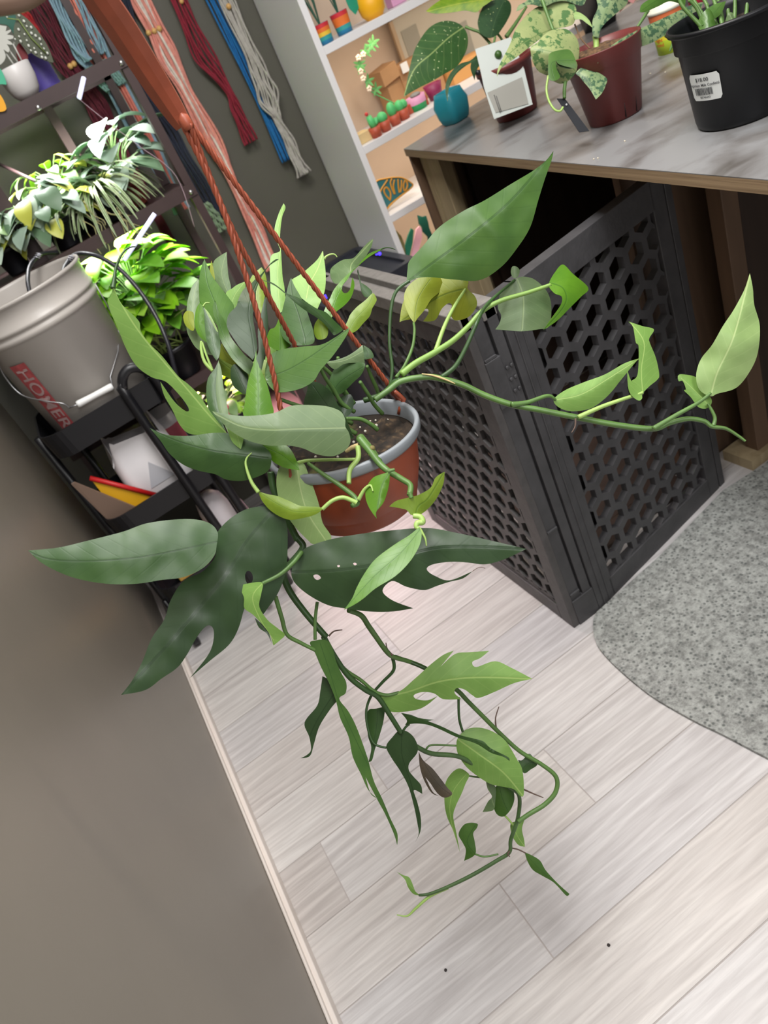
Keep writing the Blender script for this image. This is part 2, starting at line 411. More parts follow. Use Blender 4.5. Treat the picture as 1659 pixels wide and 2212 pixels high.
def stem(parent, win, pts, D, r, m_=None, name='petiole', n=8, label=None):
    P = catmull(W(win, pts), n); N = len(P); Dl = D if isinstance(D, (list, tuple)) else [D, D]
    rl = r if isinstance(r, (list, tuple)) else [r, r]
    out = []; rr = []
    for j, p in enumerate(P):
        t = j/(N-1); k = t*(len(Dl)-1); i = min(int(k), len(Dl)-2); out.append(dep(p[0], p[1], Dl[i]+(Dl[i+1]-Dl[i])*(k-i)))
        k = t*(len(rl)-1); i = min(int(k), len(rl)-2); rr.append(rl[i]+(rl[i+1]-rl[i])*(k-i))
    rr = [q*(.82 if win == 'Cc' else .92) for q in rr]
    mb = MB(); mb.tube(out, rr, 10); o = mb.build(name, m_ or STEM, parent, base=out[0])
    if label: o['label'] = label
    return o
# ================================================================ THE HANGING PLANT
P0 = dep(738, 938, .95); PB = dep(787, 1092, 1.005)
axis = (P0-PB).normalized(); ph = (P0-PB).length
hp = thing('hanging_plant', tuple(PB), 'trailing vine in an orange-brown pot hanging from twisted cords over the pale floor', 'hanging plant')
ex = axis.orthogonal().normalized(); ey = axis.cross(ex)
POTM = mat('terracotta_plastic', rgb(146, 64, 34), .38, var=.12, vscale=14)
mb = MB()
prof = [(.0, .0), (.071, .0), (.0735, .003), (.0735, .008), (.0755, .010), (.0755, .014), (.0775, .016), (.0775, .02), (.0795, .023), (.087, ph*.45), (.0925, ph*.8), (.0945, ph-.012)]
mb.lathe(PB, prof, 72, 0, axis)
mb.lathe(PB, [(.0945, ph-.012), (.0925, ph-.02), (.088, ph*.6), (.07, .01), (0, .01)], 72, 1, axis)
mb.build('pot', [POTM, mat('pot_inside', rgb(70, 62, 56), .6)], hp)
mb = MB(); mb.lathe(PB, [(.0935, ph-.014), (.0985, ph-.014), (.1005, ph-.010), (.1005, ph-.002), (.099, ph), (.0955, ph), (.0935, ph-.003), (.092, ph-.02)], 96, 0, axis)
o = mb.build('rim', mat('grey_plastic_rim', rgb(134, 139, 144), .35), hp); o['label'] = 'pale grey rim ring'
# soil
SOIL = NB('potting_soil'); tc = SOIL.n('ShaderNodeTexCoord'); n = SOIL.n('ShaderNodeTexNoise', i_Scale=90.0, i_Detail=8.0); SOIL.l(tc.outputs['Object'], n.inputs['Vector'])
n2 = SOIL.n('ShaderNodeTexNoise', i_Scale=18.0, i_Detail=3.0); SOIL.l(tc.outputs['Object'], n2.inputs['Vector'])
c = SOIL.ramp(n.outputs['Fac'], [(.35, rgb(22, 17, 12)), (.58, rgb(48, 36, 24)), (.8, rgb(100, 80, 56))])
c = SOIL.mix(SOIL.ramp(n2.outputs['Fac'], [(.58, (0, 0, 0, 1)), (.68, (.7, .7, .7, 1))]), c, rgb(90, 92, 40)); SOIL.l(c, SOIL.b.inputs['Base Color']); SOIL.b.inputs['Roughness'].default_value = .9
def soil(parent, c, R_, ax=(0, 0, 1), amp=.004, name='soil'):
    c = Vector(c); z = Vector(ax).normalized(); x = z.orthogonal().normalized() if z.z < .9999 else Vector((1, 0, 0)); y = z.cross(x)
    vs = []; fs = []; nr, ns = 16, 48
    for i in range(nr+1):
        for k in range(ns):
            a = 2*PI*k/ns; r = R_*i/nr; q = x*math.cos(a)*r+y*math.sin(a)*r
            vs.append(c+q+z*(amp*noise.noise(q*60+c)+amp*.7*noise.noise(q*170)))
    for i in range(nr):
        for k in range(ns): fs.append((i*ns+k, i*ns+(k+1) % ns, (i+1)*ns+(k+1) % ns, (i+1)*ns+k))
    mb = MB(); mb.add(vs, fs, 0, True); return mb.build(name, SOIL.m, parent)
soil(hp, PB+axis*(ph-.024), .0915, axis, .007)
mb = MB(); r = random.Random(5)
for k in range(26):
    a = r.uniform(0, 2*PI); q = r.uniform(0, .085); c = PB+axis*(ph-.021)+ex*math.cos(a)*q+ey*math.sin(a)*q
    mb.ball(c, r.uniform(.001, .0025), 0, 6)
o = mb.build('perlite', mat('perlite_white', rgb(214, 208, 192), .8), hp); o['kind'] = 'stuff'
# cords
J = dep(403, 266, .742)
def pj(P): d = P-CAM; z = d.dot(fw); return (829.5+FPX*d.dot(RT)/z, 1106-FPX*d.dot(UP)/z)
def rimang(x, y): return math.radians(min(range(360), key=lambda k: (lambda q: (q[0]-x)**2+(q[1]-y)**2)(pj(P0+ex*.099*math.cos(math.radians(k))+ey*.099*math.sin(math.radians(k))))))
HM = mat('hanger_orange_brown', rgb(156, 78, 54), .45, var=.1, vscale=50)
for q, (tx, ty, mids) in enumerate(((868, 838, ()), (632, 985, ((604, 872, .87), (557, 680, .83), (478, 445, .785))), (700, 862, ((604, 684, .90), (500, 492, .82))))):
    a = rimang(tx, ty); E = P0+ex*.1*math.cos(a)+ey*.1*math.sin(a)+axis*.002
    ctl = [E]+[dep(*k) for k in mids]+[J]
    d = (ctl[1]-E).normalized(); e1 = d.orthogonal().normalized(); e2 = d.cross(e1)
    mb = MB(); top = J+(e1*math.cos(q*2.1)+e2*math.sin(q*2.1))*.004; ctl[-1] = top; ctl[0] = E+d*.018
    line = resample([Vector(k) for k in catmull([tuple(k) for k in ctl], 14)], 161); L2 = (top-E).length
    for st in range(3):
        pts = [line[i]+(e1*math.cos(i/160*L2/.0115*PI*.72+st*2*PI/3)+e2*math.sin(i/160*L2/.0115*PI*.72+st*2*PI/3))*.00165 for i in range(161)]
        mb.tube(pts, .0018, 6)
    mb.build('cord', HM, hp, base=E)
    rad = (ex*math.cos(a)+ey*math.sin(a)); tan = axis.cross(rad)
    mb = MB()
    mb.tube([E+d*.024, E+d*.014], [.0035, .005], 10)
    for sg in (1, -1):
        mb.tube([E+d*.018, E+d*.010+tan*sg*.006, E+tan*sg*.0075+rad*.002, E-axis*.010+tan*sg*.005+rad*(.006 if sg > 0 else -.006), E-axis*.018+tan*sg*.001+rad*(.008 if sg > 0 else -.008)], [.003, .0032, .0032, .003, .0022], 8)
    mb.build('clip', HM, hp, base=E)
# moulded hanger strap
def strap():
    path = [(401, 270, .742), (384, 240, .735), (350, 185, .718), (309, 120, .695), (268, 55, .668), (230, 0, .645), (170, -90, .61), (120, -170, .58)]
    wd = [.0105, .0140, .0165, .0180, .0185, .0185, .018, .017]
    P = [Vector(q) for q in catmull([tuple(dep(*k)) for k in path], 6)]; wr = [x[0] for x in catmull([(x,) for x in wd], 6)]; mb = MB(); vs = []
    for i, q in enumerate(P):
        t = (P[min(i+1, len(P)-1)]-P[max(i-1, 0)]).normalized(); v = (q-CAM).normalized(); s_ = t.cross(v).normalized(); v = s_.cross(t).normalized()
        if v.dot(q-CAM) < 0: v = -v
        if s_.dot(RT) < 0: s_ = -s_
        w_ = wr[i]/2; f = min(1, wr[i]/.016)
        L_ = q-s_*w_+v*.003; R_ = q+s_*w_; B_ = L_-s_*.0085*f+v*.016*f
        vs += [R_, q+v*.0005, L_, B_, B_+v*.002+s_*.001, L_+v*.002+s_*.001, q+v*.003, R_+v*.002, R_+v*.008, R_+v*.008+s_*.001]
    k = 10; fs = []
    for i in range(len(P)-1):
        for j in range(k): fs.append((i*k+j, i*k+(j+1) % k, (i+1)*k+(j+1) % k, (i+1)*k+j))
    fs += [tuple(range(k)), tuple((len(P)-1)*k+j for j in range(k))]
    mb.add(vs, fs); mb.lathe(J-(P[4]-P[0]).normalized()*.006, [(.001, 0), (.0055, 0), (.0062, .004), (.0055, .012), (.001, .016)], 16, 0, (P[6]-P[0]).normalized())
    return mb.build('hanger_strap', HM, hp)
strap()
L = LM
def lf(*a, **k): return leaf(hp, *a, **k)
# ---- rear leaves first
lf('G', [(310,270),(220,380),(165,560),(150,700),(150,960),(200,1100),(300,1240),(480,1320),(600,1300),(500,1100),(430,900),(330,600),(325,400)], [(520,1300),(260,900),(240,550),(305,280)], [.97,.99], L['gr'])
lf('G', [(160,710),(110,760),(105,830),(140,920),(220,985),(255,960),(250,850),(240,740)], [(250,960),(180,850),(170,720)], .965, L['ye'])
lf('G', [(330,600),(280,690),(255,850),(280,980),(340,1080),(430,1150),(410,1000),(390,800),(370,660)], [(420,1140),(310,880),(335,610)], .955, L['br'])
lf('G', [(700,-100),(600,-40),(520,40),(520,200),(560,320),(640,420),(720,500),(760,400),(720,200)], [(730,490),(630,200),(695,-90)], 1.02, L['gr'])
lf('G', [(490,20),(470,110),(470,180),(500,250),(540,300),(530,200),(510,100)], [(535,290),(505,180),(492,30)], 1.0, L['ye'])
lf('G', [(950,310),(850,350),(780,400),(690,470),(720,620),(810,680),(900,560),(960,400)], [(750,650),(820,480),(940,320)], [1.0,1.0], L['lt'])
lf('G', [(1180,110),(1050,230),(1000,400),(1060,640),(1150,780),(1220,650),(1260,400),(1230,200)], [(1150,770),(1130,450),(1180,120)], [1.0,1.02], L['li'])
lf('G', [(1430,790),(1370,930),(1290,980),(1250,1130),(1320,1220),(1440,1260),(1590,1200),(1500,1080),(1450,950),(1440,850)], [(1440,1250),(1440,1000),(1432,800)], .96, L['br'])
lf('G', [(620,1180),(600,1340),(680,1410),(790,1460),(860,1440),(700,1280),(640,1170)], [(830,1440),(700,1340),(625,1190)], .95, L['ye'])
lf('G', [(600,1340),(600,1560),(760,1660),(1000,1900),(1250,1700),(1300,1500),(1200,1380),(900,1450)], [(1200,1600),(900,1600),(610,1400)], .99, L['li'])
lf('G', [(1300,1180),(1230,1380),(1260,1640),(1330,1560),(1400,1300)], [(1300,1600),(1290,1400),(1310,1200)], 1.0, L['lt'])
lf('A', [(930,45),(905,100),(887,160),(885,200),(900,250),(912,290),(870,310),(860,360),(862,430),(865,500),(880,560),(905,610),(940,580),(935,480),(925,420),(918,300),(912,220),(922,120),(940,70)], [(910,600),(900,400),(913,280),(900,180),(932,50)], [.98,1.03], L['lt'], fold=(.3,.1))
lf('K', [(760,340),(700,440),(620,520),(500,620),(400,680),(375,720),(400,780),(450,850),(520,920),(600,980),(690,1050),(740,940),(780,830),(795,700),(790,560),(775,440)], [(560,930),(600,740),(700,550),(765,350)], [.99,1.03], L['lt'], fold=(-.2,.3))
stem(hp, 'K', [(778,440),(800,410),(850,385),(900,385),(932,418)], [1.03,1.03], [.002,.0006], STEML, 'leaf_tip')
lf('K', [(1360,200),(1290,250),(1200,350),(1120,430),(1000,450),(900,510),(850,570),(855,660),(900,730),(960,720),(1080,600),(1180,520),(1270,410),(1340,290)], [(1090,600),(1100,500),(1220,360),(1355,210)], [1.02,1.06], L['gr'], fold=(.6,-.3))
lf('K', [(1180,560),(1200,650),(1215,720),(1230,730),(1290,770),(1350,840),(1280,900),(1230,850),(1210,780),(1185,650),(1170,590)], [(1290,860),(1225,780),(1180,570)], 1.04, L['dk'])
lf('K', [(1170,530),(1080,600),(960,720),(890,810),(850,900),(820,960),(770,1080),(800,1120),(850,1150),(920,1070),(1010,1000),(1090,910),(1130,800),(1135,720),(1110,660),(1085,800),(1030,850),(990,820),(1000,750),(1060,680),(1110,600),(1230,480),(1350,390),(1460,330),(1450,320),(1290,390)], [(850,1120),(930,880),(1080,640),(1250,430),(1450,325)], [.97,1.01], L['br'])
stem(hp, 'K', [(1450,325),(1510,305),(1580,310),(1625,330)], [1.01,1.02], [.0012,.0005], STEMD, 'leaf_tip')
lf('K', [(1355,850),(1270,930),(1170,1010),(1090,1100),(1060,1170),(1010,1280),(1030,1340),(1100,1327),(1170,1290),(1240,1210),(1320,1120),(1350,1030),(1400,940),(1390,890)], [(1050,1330),(1150,1160),(1300,1000),(1360,870)], [.98,.99], L['li'])
lf('K', [(700,1160),(660,1230),(655,1327),(700,1400),(800,1380),(825,1280),(800,1200),(740,1130)], [(760,1390),(740,1260),(710,1150)], .95, L['li'])
# ---- middle tier
lf('K', [(380,660),(340,780),(320,880),(280,1040),(250,1180),(255,1300),(300,1400),(420,1470),(640,1450),(650,1320),(600,1150),(560,1040),(500,900),(420,760)], [(560,1430),(470,1100),(400,900),(372,680)], [.93,.99], L['dk'], fold=(-.35,.35))
lf('K', [(30,690),(150,720),(240,780),(330,850),(460,900),(600,980),(700,1040),(800,1080),(900,1180),(990,1270),(985,1300),(900,1350),(870,1327),(800,1240),(700,1150),(560,1060),(440,970),(340,880),(220,780),(120,725)], [(900,1320),(700,1090),(460,930),(300,840),(150,722),(30,692)], [.95,.93,.92], L['dk'], fold=(.5,.2))
lf('G', [(395,0),(345,130),(322,300),(320,450),(330,560),(380,650),(480,800),(560,900),(640,1000),(740,960),(740,800),(800,655),(720,520),(600,370),(500,230),(440,100)], [(680,960),(520,550),(430,300),(397,10)], [.92,.98], L['md'], fold=(-.25,.45))
lf('G', [(540,570),(510,650),(525,780),(575,930),(600,1080),(680,1230),(800,1400),(1010,1590),(1100,1560),(1050,1410),(960,1330),(850,1200),(750,1060),(695,900),(600,730),(560,620)], [(1060,1540),(850,1370),(680,1100),(590,850),(545,590)], [.9,.92], L['md'], fold=(.3,-.3), wave=.004)
lf('G', [(375,650),(390,800),(405,980),(430,1150),(480,1280),(560,1400),(600,1330),(615,1180),(590,1020),(540,900),(480,780),(410,690)], [(575,1390),(520,1200),(480,950),(380,660)], [.90,.92], L['dk'])
lf('G', [(385,665),(440,720),(500,820),(560,940),(585,1005),(555,985),(500,880),(440,770)], [(580,1000),(500,850),(390,670)], .899, L['pa'])
stem(hp, 'G', [(375,650),(410,605),(465,600)], .92, [.0014,.0006], STEML, 'leaf_tip')
lf('G', [(1420,0),(1370,5),(1300,60),(1230,140),(1180,200),(1100,270),(1040,330),(930,420),(860,560),(830,650),(730,760),(700,880),(720,970),(800,1100),(900,1240),(1000,1330),(1060,1390),(1120,1250),(1110,1100),(1085,950),(1060,780),(1100,560),(1110,420),(1180,250),(1240,150),(1300,80)], [(1090,1350),(1050,1050),(1000,750),(1060,450),(1200,200),(1400,10)], [.87,.88,.93], L['db'], fold=(.35,-.1))
lf('G', [(1235,470),(1190,680),(1150,860),(1130,1000),(1140,1250),(1110,1380),(1150,1560),(1170,1570),(1210,1400),(1230,1200),(1270,980),(1265,820),(1250,650)], [(1155,1550),(1190,1200),(1215,800),(1236,480)], [.865,.88], L['db'], fold=(.5,.1))
lf('G', [(810,1445),(760,1500),(755,1620),(790,1740),(860,1810),(960,1860),(990,1750),(995,1600),(920,1530),(850,1460)], [(970,1840),(880,1650),(800,1470)], .91, L['db'])
lf('A', [(600,845),(580,890),(545,940),(535,1010),(545,1090),(575,1150),(640,1225),(600,1110),(585,1000),(592,900)], [(640,1220),(585,1100),(575,1000),(598,850)], [.87,.9], L['dk'])  # dark half of a folded leaf, its shade put into the colour
lf('A', [(597,850),(590,900),(585,1000),(600,1110),(650,1228),(648,1120),(625,1000),(612,900)], [(650,1225),(615,1100),(602,1000),(598,860)], [.87,.895], L['gr'])  # light half of the same leaf, the light put into the colour
lf('A', [(790,800),(775,870),(750,950),(735,1050),(733,1140),(870,1130),(868,1060),(845,970),(815,900),(800,850)], [(800,1140),(800,980),(791,810)], [.85,.87], L['br'])
lf('A', [(865,820),(920,795),(1020,780),(1120,770),(1190,735),(1240,700),(1265,683),(1262,705),(1230,760),(1180,830),(1120,900),(1080,960),(1000,1000),(900,1012),(850,970),(835,920),(845,860)], [(850,935),(960,895),(1100,810),(1262,690)], [.87,.86,.85], L['md'], fold=(-.2,.35))
lf('A', [(1340,772),(1375,795),(1392,830),(1370,842),(1335,838)], [(1345,835),(1365,820),(1342,778)], .93, L['dk'])
lf('A', [(1145,855),(1190,850),(1250,830),(1300,800),(1335,770),(1347,870),(1300,862),(1240,868),(1190,895)], [(1150,860),(1240,850),(1340,800)], [.92,.915], L['gr'])  # top half of a folded leaf, the light put into its grey colour
lf('A', [(1347,868),(1300,860),(1235,868),(1190,895),(1165,950),(1140,1000),(1160,1035),(1220,1022),(1250,1000),(1290,960),(1330,920)], [(1180,1030),(1220,960),(1343,880)], [.93,.915], L['dk'])  # lower half of that leaf, its shade put into the darker green
lf('A', [(1240,1030),(1210,1050),(1190,1100),(1230,1140),(1270,1125),(1290,1070),(1275,1025)], [(1230,1135),(1240,1080),(1260,1030)], .94, L['db'])
lf('A', [(1090,958),(1060,965),(1050,1010),(1035,1060),(1040,1100),(1100,1180),(1200,1240),(1290,1250),(1280,1220),(1240,1130),(1210,1080),(1180,1020),(1140,980)], [(1285,1245),(1190,1130),(1075,970)], [.90,.9], L['db'], fold=(-.3,.3), bow=-.01)
# ---- front tier
lf('A', [(245,1195),(330,1230),(450,1236),(560,1222),(640,1222),(720,1240),(800,1270),(860,1320),(868,1370),(855,1410),(820,1435),(730,1465),(640,1460),(580,1432),(500,1415),(420,1385),(350,1330),(300,1260)], [(855,1350),(740,1335),(560,1310),(380,1260),(250,1200)], [.86,.85,.86], L['dk'], fold=(.3,.3), wave=.002)
lf('A', [(60,465),(45,520),(30,540),(45,600),(80,680),(130,800),(180,880),(255,935),(330,960),(400,1030),(440,1085),(446,1108),(425,1108),(370,1060),(300,960),(320,1030),(360,1100),(400,1180),(450,1225),(540,1232),(645,1228),(560,1120),(500,1030),(440,970),(390,930),(310,830),(240,760),(200,700),(190,650),(130,590),(100,560),(75,510)], [(645,1225),(560,1140),(450,1010),(330,870),(220,740),(130,610),(60,475)], [.87,.86,.84], L['lt'], fold=(-.15,.3), step=8)
stem(hp, 'H', [(125,740),(140,640),(155,520),(200,400),(265,310),(330,278),(380,275)], [.84,.85], [.0032,.0018,.0012,.0005], STEMD, 'leaf_tip')
lf('A', [(565,1110),(640,1125),(740,1135),(880,1120),(960,1085),(1040,1078),(1150,1085),(1220,1110),(1245,1150),(1247,1190),(1265,1220),(1272,1270),(1240,1315),(1180,1340),(1100,1330),(1030,1300),(950,1285),(850,1285),(750,1260),(660,1210),(600,1150)], [(1250,1195),(1000,1200),(860,1205),(720,1188),(600,1132),(566,1112)], [.84,.83,.84], L['gr'], fold=(.35,.15))
lf('A', [(640,1190),(690,1200),(725,1240),(712,1305),(675,1275),(655,1240)], [(650,1195),(690,1230),(710,1300)], .855, L['lt'])
lf('A', [(815,1283),(860,1285),(935,1283),(970,1310),(1000,1370),(1012,1412),(940,1400),(880,1370),(840,1320)], [(1010,1408),(930,1340),(830,1290)], [.85,.87], L['br'])
lf('A', [(960,1368),(1030,1375),(1060,1440),(1090,1520),(1115,1600),(1130,1680),(1175,1762),(1090,1790),(1050,1765),(980,1690),(920,1600),(895,1500),(900,1420),(925,1385)], [(1000,1400),(1020,1520),(1060,1640),(1150,1775)], [.88,.885,.90], L['pa'], fold=(.2,.3))
lf('A', [(800,1520),(850,1535),(900,1545),(960,1570),(1020,1595),(1110,1600),(1130,1612),(1100,1635),(1050,1652),(960,1665),(880,1630),(825,1575)], [(1128,1615),(1000,1625),(900,1585),(803,1522)], [.84,.85], L['li'], fold=(.4,.3))
stem(hp, 'A', [(802,1525),(765,1470),(738,1390),(742,1350),(768,1322)], .85, [.0028,.0016,.0006], STEML, 'leaf_tip')
stem(hp, 'A', [(1128,1612),(1180,1568),(1235,1552),(1290,1572),(1305,1580)], [.85,.85], [.0024,.0032], STEML)
stem(hp, 'A', [(1310,1290),(1312,1350),(1270,1410),(1265,1480)], [.87,.86], [.0035,.003], STEML)
stem(hp, 'A', [(1005,1372),(1060,1362),(1180,1358),(1310,1356)], [.875,.87], .0022, STEML)
stem(hp, 'A', [(1055,1375),(1130,1430),(1220,1490),(1290,1545),(1308,1580),(1280,1592)], [.87,.85], [.0022,.0032,.0034], STEM)
stem(hp, 'A', [(1315,1562),(1345,1510),(1375,1490),(1388,1520)], [.85,.84], [.0026,.0018,.0008], STEML, 'tendril')
lf('A', [(1475,1420),(1440,1430),(1390,1450),(1355,1500),(1350,1545),(1362,1590),(1385,1630),(1408,1660),(1405,1625),(1440,1580),(1462,1520),(1472,1470)], [(1475,1422),(1430,1500),(1405,1655)], [.84,.835], L['br'], fold=(.5,.5))
stem(hp, 'A', [(1320,1250),(1370,1310),(1420,1375),(1465,1415),(1540,1460),(1580,1490),(1575,1540)], [.87,.85,.84], [.0052,.004,.0035], STEM, 'vine')
stem(hp, 'A', [(1465,1417),(1500,1408)], .84, [.003,.0015], STEM, 'node')
mb = MB()
for p in ((1385,1300), (1395,1335), (1378,1330), (1405,1355)):
    q = W('A', [p])[0]; mb.ball(dep(q[0], q[1], .862), .0035, 0, 8)
mb.build('node', mat('node_scar', rgb(120, 110, 60), .7, var=.4, vscale=200), hp)
# pale leaf at the pot's right, with coiled stem below
lf('P', [(1110,1585),(1180,1530),(1290,1500),(1400,1470),(1520,1400),(1570,1300),(1640,1250),(1660,1240),(1650,1350),(1600,1470),(1540,1560),(1470,1630),(1400,1675),(1330,1670),(1280,1620),(1200,1600)], [(1370,1670),(1400,1580),(1500,1500),(1650,1250)], [.84,.85], L['li'], fold=(.6,-.2))
stem(hp, 'P', [(1310,1440),(1330,1500)], .84, .003, STEM)
stem(hp, 'P', [(1350,1680),(1420,1690),(1440,1740),(1390,1750),(1380,1790),(1410,1810),(1440,1850),(1470,1910),(1480,1980)], [.84,.83], [.0032,.004,.003,.0016,.0008], STEML, 'tendril')
lf('B', [(1235,272),(1200,300),(1160,325),(1100,370),(1065,415),(1040,460),(1025,495),(1000,530),(1030,515),(1060,495),(1100,462),(1160,425),(1205,380),(1235,330),(1242,295)], [(1238,278),(1180,350),(1090,430),(1003,528)], [.82,.80], L['br'], fold=(.5,-.4))
# ---- lower big leaves
lf('B', [(15,345),(110,336),(200,315),(310,287),(380,262),(460,250),(530,248),(580,260),(606,288),(603,330),(595,362),(560,400),(500,428),(430,437),(360,448),(280,450),(200,440),(130,420),(60,385)], [(603,318),(480,345),(350,368),(200,378),(80,372),(15,347)], [.83,.80,.79], L['dk'], fold=(.35,-.05), wave=.002)
lf('B', [(770,208),(700,215),(640,250),(600,300),(600,360),(560,410),(500,440),(460,500),(440,560),(400,620),(372,690),(340,750),(305,795),(380,780),(430,745),(480,710),(510,670),(535,625),(560,590),(580,578),(594,595),(590,640),(570,680),(520,742),(580,690),(640,640),(670,590),(688,530),(700,505),(740,545),(765,520),(790,485),(808,445),(820,400),(824,330),(822,270),(805,225)], [(785,215),(700,310),(640,410),(560,510),(450,640),(310,790)], [.86,.85,.83], L['db'], fold=(.2,.25), holes=[[(700,408),(712,415),(716,435),(705,452),(694,440),(692,420)]], wave=.003)
lf('B', [(840,395),(870,345),(940,315),(1040,295),(1150,282),(1260,275),(1350,290),(1440,310),(1568,340),(1500,372),(1440,388),(1390,383),(1340,380),(1290,385),(1262,395),(1260,408),(1285,425),(1330,438),(1400,410),(1370,432),(1330,442),(1290,455),(1250,468),(1195,458),(1150,440),(1120,470),(1150,500),(1215,525),(1150,535),(1080,535),(1000,525),(950,515),(900,490),(860,460),(838,430)], [(840,412),(960,408),(1100,388),(1300,335),(1560,340)], [.88,.86,.87], L['db'], fold=(.2,.25), holes=[[(905,422),(918,420),(928,430),(918,437),(908,432)], [(1028,385),(1035,383),(1040,388),(1033,391)], [(978,392),(984,390),(988,394),(982,397)]], wave=.002)
stem(hp, 'B', [(1400,410),(1420,398),(1440,400)], .87, .0004, BROWN, 'leaf_tip')
lf('B', [(670,455),(700,448),(745,445),(742,480),(736,520),(760,560),(790,585),(815,607),(800,625),(780,641),(765,600),(720,548),(690,525),(688,490)], [(745,448),(715,490),(740,560),(785,630)], [.85,.86], L['lt'], fold=(.4,-.3))
stem(hp, 'B', [(745,448),(800,420),(840,385),(868,350)], [.85,.88], [.0022,.003], STEM)
lf('B', [(722,555),(735,585),(760,605),(775,635),(765,600),(745,575)], [(725,560),(750,590),(774,632)], .862, L['db'])
lf('B', [(1110,795),(1170,785),(1220,745),(1270,700),(1310,670),(1342,657),(1315,690),(1300,708),(1345,668),(1390,662),(1452,658),(1425,680),(1400,692),(1412,708),(1470,690),(1520,710),(1587,745),(1530,758),(1470,785),(1420,804),(1400,796),(1375,778),(1350,774),(1345,790),(1365,808),(1310,808),(1280,790),(1245,786),(1218,795),(1225,808),(1260,812),(1290,800),(1260,825),(1230,840),(1180,848),(1140,845),(1110,820)], [(1112,802),(1200,785),(1300,752),(1420,740),(1585,745)], [.98,.97,.98], L['lt'], fold=(.2,.2))
stem(hp, 'Cc', [(930,365),(850,330),(780,305)], 1.0, [.003,.003], STEMD, 'vine')
# ---- hanging vines below the pot
VB = mat('vine_green_brown', rgb(66, 92, 50), .5, var=.35, vscale=40)
stem(hp, 'A', [(865,1420),(880,1510),(920,1600),(960,1690),(1000,1770)], [.92,.93], [.005,.0042], STEMD, 'vine')
stem(hp, 'B', [(825,250),(850,300),(872,335),(835,385),(812,415),(830,470),(880,540),(945,615)], [.93,.93,.94], [.0042,.005,.0042], STEMD, 'vine')
stem(hp, 'Cc', [(440,210),(490,300),(560,400),(640,465),(700,500),(760,590),(810,670)], [.94,.99], [.0044,.004], STEMD, 'vine')
stem(hp, 'Cc', [(485,290),(540,365),(620,420),(680,470),(740,490),(800,478)], [.95,.97,.98], [.003,.0026], STEM)
stem(hp, 'Cc', [(860,720),(900,745),(960,770),(1090,785),(1200,850),(1330,930),(1375,975),(1368,1080),(1335,1180),(1328,1240),(1270,1280),(1150,1350),(1030,1408),(945,1440),(896,1446)], [1.0,1.06,1.08], [.0042,.004,.0034,.0034,.0034,.0022], VB, 'vine')
stem(hp, 'Cc', [(1035,1410),(950,1450),(880,1510),(840,1545),(790,1540)], 1.08, [.003,.0024,.0008], STEML, 'vine')
stem(hp, 'Cc', [(560,85),(620,110),(655,160),(690,210),(740,280),(775,308),(850,330),(940,370),(1070,460),(1130,520),(1200,590),(1290,680),(1380,760),(1480,820),(1550,880),(1550,950),(1500,1010),(1420,1060),(1370,1095)], [.93,1.0,1.05,1.05], [.004,.0044,.0038,.0038,.0038,.0036,.0042,.004], STEM, 'vine')
stem(hp, 'Cc', [(210,20),(240,120),(265,200),(330,240),(400,275)], [.9,.92], [.0034,.0028], STEM)
stem(hp, 'Cc', [(410,45),(400,130),(400,225)], [.93,.93], .0026, STEM)
stem(hp, 'Cc', [(770,310),(775,370),(720,430),(670,490),(645,560),(650,640),(680,720),(740,742)], [1.0,1.01,1.0], [.003,.0022,.0018], STEMD)
stem(hp, 'Cc', [(1085,500),(1088,600),(1105,665)], 1.03, .0022, STEMD)
stem(hp, 'Cc', [(930,748),(960,728),(1075,732)], 1.02, .0016, STEM)
stem(hp, 'Cc', [(820,660),(835,640),(850,628)], 1.0, .002, STEMD)
stem(hp, 'Cc', [(1125,875),(1160,880),(1210,885)], 1.06, .0015, STEM)
stem(hp, 'Cc', [(1165,1250),(1210,1262),(1275,1250)], 1.08, .0016, STEM)
stem(hp, 'Cc', [(1335,1220),(1370,1228),(1405,1245)], 1.08, .0012, BROWN)
stem(hp, 'Cc', [(1290,1050),(1320,1080),(1345,1110)], 1.07, .0018, STEML)
for p in ([(465,208),(490,185),(530,178)], [(770,300),(745,270),(738,240)], [(1265,650),(1262,600),(1278,545)], [(1395,940),(1440,960),(1490,980)], [(1330,1235),(1320,1250),(1330,1262)]):
    stem(hp, 'Cc', p, .98 if p[0][0] < 800 else 1.06, [.0016,.0008], BROWN, 'aerial_root')
# leaves on the lower vines
lf('Cc', [(375,240),(405,228),(440,225),(468,238),(485,275),(500,330),(525,385),(548,430),(545,480),(515,508),(560,570),(600,650),(650,790),(680,900),(720,985),(760,1080),(792,1150),(792,1205),(775,1150),(735,1060),(700,995),(640,880),(665,960),(700,985),(655,945),(620,870),(580,785),(560,690),(520,600),(500,520),(470,440),(430,360),(400,290)], [(420,232),(470,380),(520,540),(620,760),(700,930),(790,1195)], [.93,.95,.97], L['md'], fold=(-.4,.4))
lf('Cc', [(435,400),(425,470),(410,540),(350,620),(372,690),(380,750),(362,775),(330,792),(375,780),(395,720),(420,640),(470,560),(510,510),(530,470),(545,440),(500,430)], [(520,440),(440,560),(385,660),(335,790)], [.955,.97], L['db'], fold=(.3,.1))
lf('Cc', [(650,570),(690,555),(735,545),(725,620),(705,690),(685,750),(672,800),(655,810),(668,740),(652,680)], [(700,550),(690,660),(662,800)], 1.01, L['dk'])
